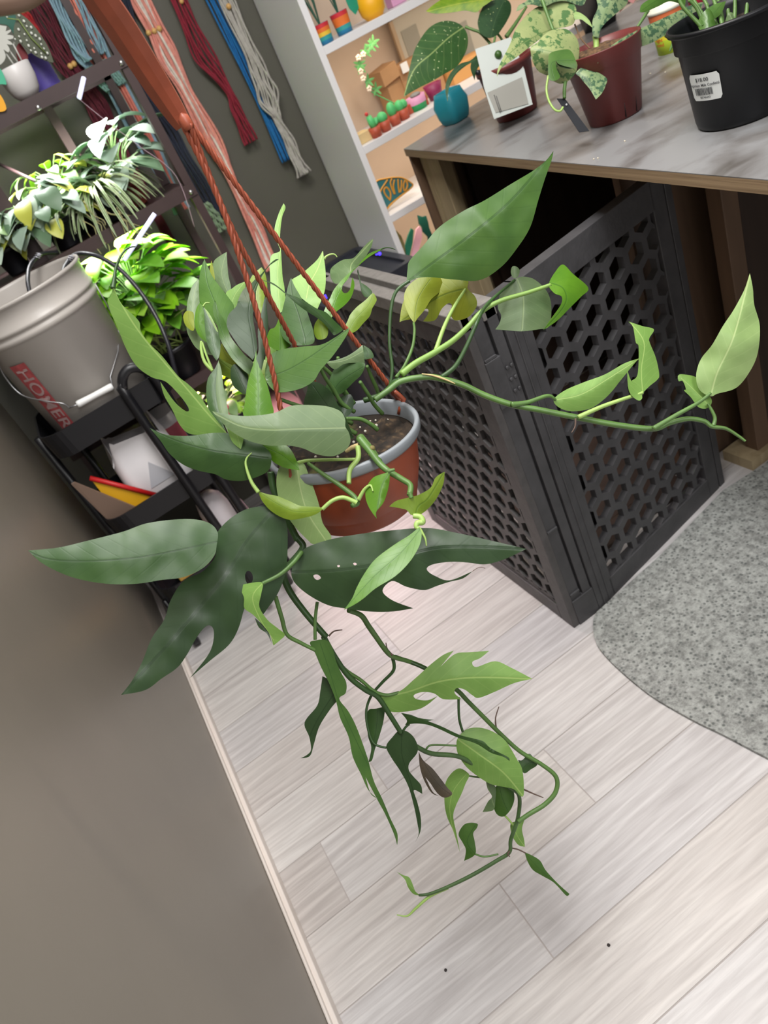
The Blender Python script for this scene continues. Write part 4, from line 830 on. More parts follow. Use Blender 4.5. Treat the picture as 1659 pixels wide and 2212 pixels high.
mb.box(b0+Vector((.05, -.012, .03)), b0+Vector((.052, -.002, .12)))
kb = thing('paper_bag', tuple(b0), 'brown kraft paper bag lying behind the mini cacti on the bookcase', 'bag'); mb.build('bag_body', KR, kb, bevel=.003)
mb = MB(); mb.box(b0+Vector((.06, -.016, .10)), b0+Vector((.085, -.0125, .128))); mb.build('sticker', mat('white_paper', rgb(232, 230, 226), .6), kb)
b0 = Vector((b0.x+.21, by1-.17, z0)); mb = MB(); mb.box(b0, b0+Vector((.16, .1, .05))); props(mb.build('cardboard_box', mat('tan_card', rgb(206, 150, 86), .7), bevel=.002), 'flat tan cardboard box right of the kraft paper bag', 'box')
b0 = Vector((ony(965, 130, by1-.05).x-.16, by1-.06, z0+.0)); fr = thing('picture_frame', tuple(b0), 'framed pale picture leaning on the bookcase back above the kraft bag', 'picture'); mb = MB()
W_, H_ = .34, .25; zb = .0
for (a, b) in (((0, 0), (W_, .012)), ((0, H_-.012), (W_, H_)), ((0, 0), (.012, H_)), ((W_-.012, 0), (W_, H_))): mb.box(b0+Vector((a[0], 0, a[1])), b0+Vector((b[0], .012, b[1])))
mb.build('frame', mat('light_wood_frame', rgb(178, 152, 120), .5), fr); mb = MB(); mb.box(b0+Vector((.012, .006, .012)), b0+Vector((W_-.012, .01, H_-.012)))
for i, (a, b) in enumerate(((.03, .09), (.12, .15), (.19, .27))): mb.box(b0+Vector((a, .004, .03)), b0+Vector((b, .0065, .2-.03*i)), i % 2+1)
mb.build('print', [mat('print_paper', rgb(186, 178, 160), .6), mat('print_grey', rgb(150, 146, 132), .6), mat('print_blush', rgb(204, 176, 156), .6)], fr)
# low box on the left of second shelf
b0 = Vector((bx+.03, by0+.03, SZ[1])); mb = MB(); mb.box(b0, b0+Vector((.045, .05, .03))); props(mb.build('wood_block', mat('pale_wood', rgb(206, 180, 130), .6), bevel=.002), 'pale wooden block at the left end of the second bookcase shelf', 'block')
# striped leaf ornament on third shelf
b0 = Vector((bx+.03, by0+.02, SZ[2])); orn = thing('striped_leaf_ornament', tuple(b0), 'teal leaf-shaped ornament striped with orange, on the third bookcase shelf', 'ornament')
Z = (780, 340, 180/1659)
def zz(pts, Y): return [ony(Z[0]+x*Z[2], Z[1]+y*Z[2], Y) for x, y in pts]
o1 = [(230,560),(270,440),(340,390),(450,370),(600,345),(760,345),(860,380),(960,440),(1010,500),(930,590),(800,680),(640,810),(540,900),(450,1050),(410,1060),(350,850),(290,720)]
O = [Vector(q) for q in catmull([tuple(q) for q in zz(o1, by0+.055)], 4, True)]
zmin = min(q.z for q in O)
mb = MB(); mb.prism([q-Vector((0, 0, zmin-SZ[2])) for q in O], (0, 1, 0), .008); mb.build('body', mat('teal_print', rgb(50, 112, 116), .5), orn)
OR = mat('orange_print', rgb(206, 146, 46), .5); mb = MB()
for ln in ([(430,1040),(370,880),(420,900)], [(500,980),(400,840),(340,720),(380,580),(450,470),(500,390)], [(560,800),(470,700),(430,600),(480,540),(560,640),(560,780)], [(640,680),(590,560),(560,440),(590,370)], [(650,680),(620,520),(640,390)], [(740,650),(720,520),(710,380)], [(760,640),(780,500),(780,390)], [(840,620),(820,500),(850,400)], [(860,610),(900,500),(870,400)], [(930,590),(600,850),(450,1040)]):
    mb.tube([Vector(q)-Vector((0, .001, zmin-SZ[2])) for q in catmull([tuple(q) for q in zz(ln, by0+.055)], 4)], .0028, 6)
mb.tube([q-Vector((0, .001, zmin-SZ[2])) for q in O+[O[0]]], .0022, 6); mb.build('stripe', OR, orn)
# bottom shelf ornaments
Yb = by0+.06; SPK = mat('olive_speckle', rgb(112, 104, 62), .7, var=.4, vscale=150)
for nm, pts, mm, lab in (('pointed_leaf_ornament', [(600,1470),(700,1450),(800,1560),(860,1700),(900,2000),(900,2300),(780,2300),(700,1900),(620,1640)], SPK, 'olive speckled pointed leaf ornament at the left of the lowest visible shelf'),
                         ('pointed_leaf_ornament', [(1000,1410),(1050,1450),(1030,1700),(960,2000),(900,2250),(840,2200),(880,1750),(940,1550)], mat('jade_print', rgb(34, 112, 88), .5), 'jade green blade ornament between the olive and pink ones'),
                         ('pointed_leaf_ornament', [(1160,1370),(1210,1420),(1220,1600),(1150,1850),(1000,2250),(940,2250),(1000,1950),(1070,1600),(1100,1430)], mat('pale_pink_print', rgb(232, 176, 192), .5), 'pale pink blade ornament on the lowest visible shelf'),
                         ('pointed_leaf_ornament', [(1130,1150),(1230,1180),(1300,1160),(1340,1290),(1360,1400),(1420,1540),(1500,1800),(1560,2200),(1400,2200),(1330,1580),(1230,1480),(1210,1380),(1160,1330)], mat('deep_teal_print', rgb(10, 74, 62), .5), 'deep green notched leaf ornament with yellow streak beside the table leg')):
    pw = [Vector(q) for q in zz(pts, Yb)]; zm = min(q.z for q in pw)
    pw = [Vector((q.x, q.y, max(q.z, SZ[3]) if zm < SZ[3] else q.z)) for q in pw]
    mb = MB(); mb.prism(pw, (0, 1, 0), .006); o = mb.build(nm, mm, bevel=.001); props(o, lab, 'ornament'); Yb += .012

# ================================================================ BLACK STORAGE TUB behind the crate
tz = .60
tub = thing('storage_tub', (.62, 2.2, 0), 'black plastic storage tub with blue indicator lights between the wall and the bookcase', 'tub')
TB = mat('tub_black', rgb(44, 46, 54), .4, var=.1, vscale=10)
mb = MB(); x0, x1, y0_, y1_ = .63, .925, 2.12, 2.54
def rr_prof(x0, x1, y0, y1, r, n=6):
    out = []
    for (cx, cy, a0) in ((x1-r, y1-r, 0), (x0+r, y1-r, PI/2), (x0+r, y0+r, PI), (x1-r, y0+r, 1.5*PI)):
        for i in range(n+1): a = a0+PI/2*i/n; out.append((cx+r*math.cos(a), cy+r*math.sin(a)))
    return out
def shell(x0, x1, y0, y1, z0, z1, r, t, taper=0, floor=True):
    mb = MB(); A = rr_prof(x0+taper, x1-taper, y0+taper, y1-taper, r); B_ = rr_prof(x0, x1, y0, y1, r); Bi = rr_prof(x0+t, x1-t, y0+t, y1-t, max(.002, r-t)); Ai = rr_prof(x0+taper+t, x1-taper-t, y0+taper+t, y1-taper-t, max(.002, r-t)); k = len(A)
    vs = [(x, y, z0) for x, y in A]+[(x, y, z1) for x, y in B_]+[(x, y, z1) for x, y in Bi]+[(x, y, z0+t) for x, y in Ai]; fs = []
    for s in range(3):
        for i in range(k): j = (i+1) % k; fs.append((s*k+i, s*k+j, (s+1)*k+j, (s+1)*k+i))
    fs += [tuple(reversed(range(k))), tuple(3*k+i for i in range(k))]
    mb.add(vs, fs); return mb
shell(x0, x1, y0_, y1_, 0, tz, .03, .012, .02).build('body', TB, tub)
shell(x0-.012, x1+.012, y0_-.012, y1_+.012, tz-.03, tz+.006, .035, .026).build('rim', TB, tub)
LED = mat('blue_led', rgb(60, 40, 255), .4, emit=rgb(70, 50, 255), es=3)
q = ony(820, 548, 2.10); mb = MB(); mb.ball(q, .005); mb.tube([q, q+Vector((0, .03, -.006))], .002, 6, 0); mb.build('indicator_light', LED, tub)
a, b = ony(700, 643, 2.08), ony(716, 634, 2.08); mb = MB(); mb.tube([a, b], .006, 8); mb.build('indicator_light', LED, tub)
mb = MB(); mb.tube([a+Vector((.005, .04, 0)), a], .004, 6); mb.build('indicator_stalk', TB, tub)

# ================================================================ MACRAME ON THE BACK WALL
YM = 2.545
def macrame(name, label, stations, bands, group='macrame hangings on the back wall', beads=(), n=None, twist=1.0, Y=YM, root=None):
    "stations: (px, py, width px) down the piece; bands: list of (material, first fraction, last fraction, strands)"
    P = []
    for x, y, w_ in stations:
        c = ony(x, y, Y); e = ony(x+w_*.5*.9, y-w_*.5*.43, Y); P.append((c.x, c.z, abs((e-c).x)))
    S = catmull(P, 7); part = root is not None; root = root or thing(name, (S[0][0], Y, min(p[1] for p in S)), label, 'wall hanging', group)
    r = random.Random(len(stations)*7+int(stations[0][0]))
    for (mm, f0, f1, k) in bands:
        mb = MB()
        for i in range(k):
            f = f0+(f1-f0)*(i+.5)/k; pts = []; ph_ = r.uniform(0, 6.28)
            for j, (x, z, w_) in enumerate(S):
                t = j/(len(S)-1); wob = math.sin(t*22*twist+ph_)*.10
                pts.append((x+w_*2*(f-.5+wob*.6*min(1, .02/max(w_, .004))), Y-.004-.004*(1+math.cos(t*22*twist+ph_)), z))
            mb.tube([Vector(q) for q in pts], .0032 if k > 4 else .004, 6)
        mb.build(name if part else 'cords', mm, root)
    for (x, y, rad, mm) in beads:
        mb = MB(); q = ony(x, y, Y-.012); mb.ball(q, rad, 0, 10); mb.build('bead', mm, root)
    return root
def yarn(n_, c): return mat('yarn_'+n_, rgb(*c), .85, var=.14, vscale=90, bump=.4, bscale=400)
SAL = yarn('salmon', (206, 134, 120)); CRM = yarn('cream', (206, 196, 184)); CRI = yarn('crimson', (124, 24, 42)); BLU = yarn('blue', (22, 100, 158)); GRY = yarn('oatmeal', (168, 164, 156)); NAV = yarn('navy', (26, 32, 48)); LBL = yarn('powder_blue', (122, 150, 164)); TEA = yarn('sage_teal', (112, 146, 138)); PEA = yarn('coral', (204, 118, 102)); MAR = yarn('maroon', (84, 18, 34)); WD = mat('wood_bead', rgb(200, 156, 92), .5)
GRN2 = yarn('sage', (120, 138, 112))
macrame('macrame_hanger', 'long salmon pink and cream macrame hanger with wooden beads', [(262,-80,40),(300,-5,42),(335,65,34),(362,125,46),(400,196,26),(455,300,36),(488,365,22),(512,415,14),(545,480,26),(572,545,30),(588,580,26)], [(SAL, 0, .3, 4), (CRM, .3, .42, 2), (SAL, .42, .62, 3), (CRM, .62, .74, 2), (SAL, .74, 1, 4)], beads=((321, 71, .008, WD), (333, 67, .008, WD), (344, 62, .008, WD)))
macrame('macrame_hanger', 'narrow crimson macrame hanger, between the salmon and the blue ones', [(355,-60,30),(385,0,30),(410,60,38),(436,115,44),(465,156,34),(495,202,12),(508,235,24),(526,275,28),(541,308,30)], [(CRI, 0, 1, 9)], beads=((392, 3, .007, WD),))
macrame('macrame_hanger', 'bright blue cord hanging behind the oatmeal macrame', [(425,-60,24),(458,0,26),(520,130,24),(575,250,20),(617,348,18)], [(BLU, 0, 1, 6)], twist=.4, Y=YM+.006)
macrame('macrame_hanger', 'oatmeal macrame hanger with woven knots, nearest the bookcase', [(460,-60,34),(488,0,32),(535,105,30),(562,165,38),(576,205,50),(590,240,28),(600,262,14),(620,300,22),(640,345,22),(655,378,34)], [(GRY, 0, 1, 10)], twist=1.6, beads=((494, 14, .008, WD),), Y=YM-.014)
nav = macrame('macrame_hanger', 'dark navy macrame hanger with a sage green tassel end', [(215,-60,40),(262,10,44),(285,120,30),(305,190,32),(345,262,36),(372,305,44),(400,360,44),(435,420,46),(470,475,36)], [(NAV, 0, 1, 10)])
macrame('tassel', None, [(440,440,20),(462,470,26),(478,500,30)], [(GRN2, 0, 1, 7)], Y=YM-.02, root=nav)
pbl = macrame('macrame_hanger', 'powder blue, teal and coral macrame hanger with a flared end', [(110,-90,70),(155,0,72),(178,60,74),(196,110,74),(222,150,52),(250,190,44),(290,265,44),(335,340,36),(366,398,22),(380,430,30),(392,456,38)], [(LBL, 0, .25, 4), (PEA, .28, .45, 3), (TEA, .45, .58, 2), (PEA, .6, .86, 4), (LBL, .86, 1, 2)], twist=.5, Y=YM-.02)
macrame('braid', None, [(205,140,50),(228,165,54),(250,188,50)], [(TEA, 0, .4, 4), (TEA, .6, 1, 4)], twist=2, Y=YM-.035, root=pbl)
macrame('fringe', None, [(140,-20,80),(165,40,80),(188,90,70),(205,125,50)], [(LBL, 0, .42, 6), (PEA, .5, .62, 2), (LBL, .62, 1, 6)], twist=.5, Y=YM-.04, root=pbl)
macrame('macrame_hanger', 'wide maroon macrame panel with herringbone knots behind the grey shelving', [(50,-60,100),(98,20,96),(135,90,86),(165,150,66),(185,190,44),(222,255,44),(252,318,38),(300,400,24),(345,480,16),(368,520,18)], [(MAR, 0, 1, 18)], beads=((152, 143, .008, WD), (160, 138, .008, WD)), twist=2.2, Y=YM-.0)
macrame('macrame_tassel', 'bright red cord end beside the maroon macrame panel', [(48,20,16),(75,65,16),(88,95,12)], [(yarn('red', (150, 26, 32)), 0, 1, 5)], Y=YM-.03)

# ================================================================ METAL SHELVING
MS = mat('brown_metal', rgb(62, 46, 45), .45, var=.1, vscale=12)
ys = 2.2
shf = thing('metal_shelving', (.435, ys, 0), 'dark brown metal plant shelving standing against the back wall behind the bucket', 'shelving')
mb = MB(); mb.box((.425, ys-.01, 0), (.447, ys+.012, 1.62)); mb.build('post', MS, shf); mb = MB(); mb.box((.425, 2.49, 0), (.447, 2.512, 1.62)); mb.build('post', MS, shf)
mb = MB(); mb.box((-.021, 2.262, 0), (.022, 2.286, 1.27)); mb.build('post', MS, shf); mb = MB(); mb.box((.232, 2.44, 0), (.256, 2.46, 1.42)); mb.build('post', MS, shf)
mb = MB(); mb.box((-.25, 2.49, 0), (-.23, 2.51, 1.62)); mb.build('post', MS, shf)
for z, xa in ((1.392, -.24), (1.068, -.24), (.62, -.24)):
    mb = MB(); mb.box((xa, ys-.014, z-.028), (.445, ys-.006, z+.004)); mb.box((xa, 2.49, z-.028), (.445, 2.498, z)); mb.box((xa, ys-.01, z-.008), (.445, 2.495, z-.002)) if z < 1.3 else mb.box((xa, ys, z-.008), (.445, 2.3, z-.002)); mb.build('shelf', MS, shf)
for x, z in ((.43, 1.375), (.43, 1.052), (.2, 1.37)):
    mb = MB(); mb.lathe((x, ys-.014, z), [(.0065, 0), (.006, .004), (.003, .006), (0, .006)], 10, 0, (0, -1, 0)); mb.build('bolt', mat('bolt_steel', rgb(190, 188, 186), .3, 1), shf)
mb = MB(); a = ony(0, 355, ys+.28); b = ony(95, 400, ys+.05); mb.tube([a, b], .0045, 8); mb.build('brace', MS, shf)
# slim grow-light tubes and wires
LT = mat('lamp_tube', rgb(236, 236, 255), .4, emit=rgb(214, 214, 255), es=.9)
for (p, q, Y, lab) in (((181, 168), (171, 212), 2.16, 'short white grow light tube under the upper metal shelf'), ((334, 462), (268, 562), 2.1, 'long pale grow light tube slanting below the middle metal shelf')):
    a, b = ony(p[0], p[1], Y), ony(q[0], q[1], Y-.02); mb = MB(); mb.tube([a, a.lerp(b, .3), b], .0055, 10); t = props(mb.build('light_tube', LT), lab, 'lamp')
mb = MB(); pw = [ony(x, y, 2.17) for x, y in ((172, 215), (230, 262), (300, 315), (380, 380), (420, 490))]; mb.tube([Vector(q) for q in catmull([tuple(q) for q in pw], 6)], .001, 5)
props(mb.build('thin_wire', mat('pale_wire', rgb(176, 150, 160), .5)), 'thin pale wire running down from the short light tube', 'wire')

# --- ornaments on the upper metal shelf
ZL = 200/1659
def zl(pts): return [(x*ZL, y*ZL) for x, y in pts]
pc = onz(62, 190, 1.396); pc = Vector((ony(62, 205, ys+.05).x, ys+.05, 1.396))
wp = thing('white_planter', tuple(pc), 'rounded white planter with ornamental monstera leaves on the upper metal shelf', 'planter'); mb = MB()
mb.lathe(pc, [(0, 0), (.022, 0), (.034, .015), (.041, .040), (.043, .070), (.041, .072), (.039, .066), (0, .062)], 40); mb.build('pot', mat('white_ceramic', rgb(206, 202, 200), .4), wp)
def flat_orn(name, poly, Y, mm, th_=.003, parent=None, label=None, cat=None, smooth=True):
    pw = [ony(x, y, Y) for x, y in poly]; pw = [Vector(q) for q in catmull([tuple(q) for q in pw], 3, True, True)] if smooth else pw
    mb = MB(); mb.prism(pw, (0, 1, 0), th_); o = mb.build(name, mm, parent)
    return props(o, label, cat)
WL = mat('white_print', rgb(184, 184, 176), .5); OLV = mat('olive_leaf_print', rgb(70, 76, 54), .5)
flat_orn('leaf', zl([(-120,430),(0,450),(60,462),(120,470),(100,560),(190,530),(195,560),(120,620),(232,640),(230,690),(130,710),(205,760),(212,800),(120,790),(170,870),(150,940),(60,880),(100,985),(90,1060),(40,1130),(-20,1140),(-150,900)]), ys+.03, WL, .004, wp)
flat_orn('leaf', zl([(250,210),(330,228),(480,330),(640,500),(780,700),(880,880),(965,1120),(900,1112),(760,1062),(620,990),(480,870),(360,760),(255,640),(250,480),(290,330)]), ys+.05, OLV, .004, wp)
mb = MB(); mb.tube([ony(*zl([(130, 330)])[0], ys+.044), ony(*zl([(330, 350)])[0], ys+.044), ony(*zl([(560, 680)])[0], ys+.044), ony(*zl([(830, 960)])[0], ys+.044)], .0014, 6); mb.build('vein', mat('leaf_vein_green', rgb(122, 142, 72), .5), wp)
mb = MB()
for x, y in ((430,380),(480,470),(560,490),(335,530),(440,615),(565,595),(640,640),(345,655),(270,700),(715,700),(370,740),(480,725),(740,795),(515,820),(255,770),(615,865),(790,870),(555,905),(740,960),(850,955),(640,940),(820,1040),(755,1025),(125,300),(340,275)):
    q = ony(x*ZL, y*ZL, ys+.048); mb.ball(q, .0030 if (x*y) % 3 else .0022, 0, 8, sz=1.2)
mb.build('leaf_spot', mat('spot_white', rgb(206, 208, 198), .5), wp)['kind'] = 'stuff'
mb = MB()
for a, b in (((150, 880), (390, 1180)), ((110, 960), (330, 1250)), ((230, 780), (450, 1170))): mb.tube([ony(a[0]*ZL, a[1]*ZL, ys+.04), ony(b[0]*ZL, b[1]*ZL+4, ys+.05)], .002, 6)
mb.build('stem', WL, wp)
pc2 = pc+Vector((.062, .09, 0)); mb = MB(); mb.lathe(pc2, [(0, 0), (.030, 0)]+[(.032+.0015*(i % 2), .004+.006*i) for i in range(14)]+[(.029, .084), (0, .08)], 28)
props(mb.build('ribbed_cup', mat('purple_print', rgb(82, 68, 148), .5)), 'ribbed purple cup behind the white planter', 'cup')
flat_orn('paper_leaf', zl([(-100,250),(270,245),(300,330),(300,450),(240,610),(180,500),(100,440),(-100,400)]), ys+.09, mat('emerald_print', rgb(0, 84, 66), .5), .004, None, 'emerald ornamental leaf behind the white monstera leaf', 'ornament')
flat_orn('paper_leaf', zl([(290,900),(330,780),(380,800),(490,960),(500,1050),(460,1200),(440,1250),(330,1100)]), ys+.08, mat('deep_red_print', rgb(122, 12, 22), .5), .004, None, 'deep red ornamental leaf right behind the white planter', 'ornament')
flat_orn('paper_leaf', [(-20,140),(2,150),(14,180),(6,182),(-20,178)], ys+.01, mat('mint_print', rgb(60, 168, 130), .5), .004, None, 'mint green leaf ornament at the left edge above the metal shelf rail', 'ornament')
flat_orn('paper_leaf', [(-20,195),(1,205),(14,235),(-2,242),(-20,240)], ys-.02, mat('amber_print', rgb(226, 160, 20), .5), .004, None, 'amber ornament at the left edge in front of the metal shelf rail', 'ornament')

# ================================================================ PLANTS ON THE METAL SHELVES
def plain_leaf(n_, base, rough=.4, tr=.3, spots=None, mottled=None, vein=None, nsc=60):
    return leaf_mat(n_, rgb(*base), rgb(*(vein or tuple(min(255, int(c*1.15)) for c in base))), None, rough, tr, .04, .25, spots, mottled, nsc)
def uvless(mb, name, mats, parent):
    o = mb.build(name, mats, parent); solid(o, .0006); return o
def pot_simple(c, r0, r1, h, mm, parent, name='pot', seg=32):
    mb = MB(); mb.lathe(c, [(0, 0), (r0*.94, 0), (r0, .004), (r1, h-.012), (r1+.004, h-.012), (r1+.005, h), (r1, h), (r1-.003, h-.012), (r0*.8, .02)], seg); return mb.build(name, mm, parent)
BP = mat('black_nursery_pot', rgb(20, 21, 26), .4, bump=.1, bscale=80)
def flatmat(n_, c, tr=.3, rough=.45):
    if n_ in MATS: return MATS[n_]
    b = NB(n_); b.b.inputs['Base Color'].default_value = rgb(*c); b.b.inputs['Roughness'].default_value = rough
    t_ = b.n('ShaderNodeBsdfTranslucent'); t_.inputs[0].default_value = rgb(*c); ms = b.n('ShaderNodeMixShader'); ms.inputs[0].default_value = tr
    b.l(b.b.outputs[0], ms.inputs[1]); b.l(t_.outputs[0], ms.inputs[2]); b.l(ms.outputs[0], b.t.nodes['Material Output'].inputs[0]); return b.m
PWH = flatmat('variegated_cream', (206, 216, 176)); PGR = flatmat('variegated_green', (112, 150, 84)); SIL = flatmat('silver_leaf', (168, 190, 172)); IVY = flatmat('ivy_green', (110, 140, 108)); LIM = flatmat('lime_leaf', (150, 206, 40), .45); LIM2 = flatmat('lime_leaf_light', (178, 220, 84), .45); YEL = flatmat('yellow_leaf', (196, 200, 84)); MNT = flatmat('pale_mint_leaf', (196, 214, 196)); LGR = flatmat('fresh_green_leaf', (110, 172, 50)); SGR = flatmat('soft_green_leaf', (126, 160, 96))
def shoot_plant(root, c, n_, spread, hgt, lw, mats, seed, droop=1.2, name='foliage', lean=(0, 0), up=.5):
    r = random.Random(seed); mb = MB(); c = Vector(c)
    for i in range(n_):
        a = r.uniform(0, 2*PI); rad = spread*r.uniform(.1, 1)**.7; z = hgt*r.uniform(.15, 1)*(1-.35*(rad/spread)**2)
        e = c+Vector((math.cos(a)*rad+lean[0]*z, math.sin(a)*rad*.7+lean[1]*z, z)); b = c+Vector((math.cos(a)*.01, math.sin(a)*.01, 0))
        mid = (b+e)/2+Vector((math.cos(a)*-.01, 0, .2*(e-b).length))
        mb.tube([Vector(q) for q in catmull([tuple(b), tuple(mid), tuple(e)], 5)], .0013, 5, len(mats))
        d = Vector((math.cos(a), math.sin(a)*.8-.15, r.uniform(-.3, up)))
        strip_leaf(mb, e, d, lw[0]*r.uniform(.7, 1.25), lw[1]*r.uniform(.75, 1.2), droop*r.uniform(.5, 1.2), r.randrange(len(mats)), None, 7, .2)
    return uvless(mb, name, list(mats)+[SGR], root)
def spider(root, c, n_, ln, seed):
    r = random.Random(seed); mb = MB(); c = Vector(c)
    for i in range(n_):
        a = r.uniform(0, 2*PI); d = Vector((math.cos(a)*.6, math.sin(a)*.6, r.uniform(.5, 1.3)))
        k0, nf, nc = strip_leaf(mb, c, d, ln*r.uniform(.7, 1.2), .013, r.uniform(2.0, 3.4), 0, None, 12, .25, lambda t: (1-t)**.5*.9+.08, 2)
        for f in range(nf): mb.mi[k0+f] = 0 if (f % nc) in (0, 3) else 1
    return uvless(mb, 'foliage', [PWH, PGR], root)
def shelf_plant(name, px, Y, z, label, rp=.04, hp_=.07, pm=None):
    q = ony(px[0], px[1], Y); b = Vector((q.x, Y, z)); t = thing(name, tuple(b), label, 'potted plant'); pot_simple(b, rp*.75, rp, hp_, pm or BP, t); soil(t, b+Vector((0, 0, hp_-.01)), rp-.002, (0, 0, 1), .003); return t, b+Vector((0, 0, hp_-.01))
z1 = 1.069
t, b = shelf_plant('spider_plant', (205, 400), 2.30, z1, 'striped spider plant arching in the middle of the bright shelf'); spider(t, b, 90, .20, 3); shoot_plant(t, b, 12, .05, .06, (.05, .03), [YEL, LIM2], 5, name='offsets')
t, b = shelf_plant('silver_plant', (275, 400), 2.33, z1, 'silvery wide-leaved plant in a brick red pot at the right end of the bright shelf', .038, .065, mat('brick_pot', rgb(140, 62, 50), .5)); shoot_plant(t, b, 44, .085, .17, (.09, .065), [SIL, MNT, IVY], 11, 1.0, lean=(.25, 0))
t, b = shelf_plant('variegated_ivy', (118, 480), 2.26, z1, 'grey-green ivy spilling over the front of the shelf above the bucket'); shoot_plant(t, b, 70, .10, .12, (.065, .05), [IVY, MNT, SIL, YEL], 17, 1.8, up=.2); spider(t, b+Vector((.03, 0, 0)), 12, .12, 9)
t, b = shelf_plant('yellow_green_plant', (165, 470), 2.38, z1, 'yellow-green small-leaved plant between the ivy and the spider plant'); shoot_plant(t, b, 80, .11, .15, (.055, .035), [YEL, SGR, LIM2, PWH], 23, 1.5)
t, b = shelf_plant('pale_trailing_plant', (28, 560), 2.3, z1, 'pale cream-leaved trailing plant at the far left behind the shelving post'); shoot_plant(t, b, 80, .10, .10, (.055, .05), [PWH, SGR, MNT], 29, 2.0, up=.2)
# trailing roots and stems over the shelf edge
t = thing('dry_trailing_stems', tuple(ony(190, 500, 2.17)), 'tangle of dry yellowish stems hanging over the shelf edge above the black hose', 'stems'); mb = MB(); r = random.Random(4)
for i in range(14):
    a = ony(150+r.uniform(0, 130), 440+r.uniform(-10, 40), 2.19); pts = [a]
    for k in range(4): a = a+Vector((r.uniform(-.012, .022), r.uniform(-.008, .004), -r.uniform(.01, .03))); pts.append(a)
    mb.tube([Vector(q) for q in catmull([tuple(q) for q in pts], 4)], .0011, 5)
o = mb.build('stems', mat('straw_stem', rgb(168, 160, 112), .6), t); o['kind'] = 'stuff'
# lime pothos on the lower metal shelf
t, b = shelf_plant('lime_pothos', (395, 790), 2.24, .622, 'brilliant lime green heart-leaved plant behind the pot of the hanging plant', .06, .10)
cc = b
shoot_plant(t, cc+Vector((.0, 0, .07)), 120, .135, .24, (.095, .068), [LIM, LIM2, LIM, LGR], 31, 1.0, lean=(-.05, 0), up=.7)
mb = MB(); r = random.Random(8)
for i in range(16):
    a = cc+Vector((r.uniform(-.04, .04), r.uniform(-.03, .0), 0)); e = cc+Vector((r.uniform(-.12, .12), r.uniform(-.12, -.02), r.uniform(.0, .16)))
    mb.tube([Vector(q) for q in catmull([tuple(a), tuple((a+e)/2+Vector((r.uniform(-.03, .03), 0, r.uniform(.0, .05)))), tuple(e)], 5)], .0022, 6)
mb.build('stem', mat('pothos_stem', rgb(150, 172, 92), .5), t)
shoot_plant(t, cc+Vector((.06, -.02, .03)), 22, .07, .16, (.07, .045), [SGR, LGR, LIM2], 37, 1.2, name='side_foliage')
t, b = shelf_plant('low_green_plant', (470, 850), 2.25, .35, 'soft green plant in a black pot low behind the hanging leaves', .06, .10); shoot_plant(t, b, 30, .08, .14, (.06, .045), [SGR, LIM2], 41, 1.4)
mb = MB(); q = ony(425, 880, 2.23); mb.box((-.24, 2.2, .33), (.44, 2.49, .35)); props(mb.build('low_board', MS), 'dark low board of the plant shelving under the soft green plant', 'shelf board')
q = ony(487, 880, 2.1); mb = MB(); mb.ball(q, .010, 0, 10); mb.tube([q, Vector((q.x, 2.2, .36))], .002, 6)
props(mb.build('pink_ball_stake', mat('pink_plastic', rgb(226, 106, 126), .5)), 'pink plastic ball stake peeking out behind the hanging leaves', 'plant stake')

# ================================================================ UTILITY CART
CB = mat('cart_black', rgb(20, 20, 24), .38)
CS = 1.135; ZF = CH-CH/CS; before = set(o.name for o in C.objects)
cart = thing('utility_cart', (-.12, 1.69, ZF), 'slim black three-tier utility cart with round tube posts beside the glossy wall', 'cart')
ax0, ax1, ay0, ay1 = -.213, .085, 1.655, 1.90
shell(ax0, ax1, ay0, ay1, .775, .835, .05, .004, .004).build('tray', CB, cart)
shell(ax0, ax1, ay0, ay1, .545, .600, .05, .004, .004).build('tray', CB, cart)
shell(ax0, ax1, ay0, ay1, .315, .37, .05, .004, .004).build('tray', CB, cart)
mb = MB(); xr = ax1+.009; yfp = ay0-.011
arch = [(-.010, yfp, ZF+.04), (-.010, yfp, .5), (-.010, yfp, .825), (-.006, yfp, .85), (.006, yfp, .868), (.025, yfp, .876), (.044, yfp, .868), (.057, yfp, .85), (.062, yfp, .825), (.062, yfp, .5), (.062, yfp, ZF+.04)]
mb.tube([Vector(q) for q in catmull(arch, 4)], .0108, 12); mb.build('tube_frame', CB, cart)
mb = MB(); xl = ax0-.009; mb.tube([(x, y, z) for x, y, z in [(xl+.05, ay1+.010, ZF+.04), (xl+.05, ay1+.010, .84)]], .009, 12); mb.tube([(xr-.05, ay1+.010, ZF+.04), (xr-.05, ay1+.010, .84)], .009, 12); mb.tube([(xl, ay0+.10, ZF+.04), (xl, ay0+.10, .82)], .009, 12); mb.build('tube_frame', CB, cart)
for x in (xl, xr):
    for y in (ay0+.06, ay1-.03):
        mb = MB(); mb.lathe((x-.008, y, ZF+.024), [(0, 0), (.024, 0), (.024, .016), (0, .016)], 20, 0, (1, 0, 0)); mb.tube([(x, y, ZF+.024), (x, y, .32)], .006, 8); mb.build('caster', CB, cart)
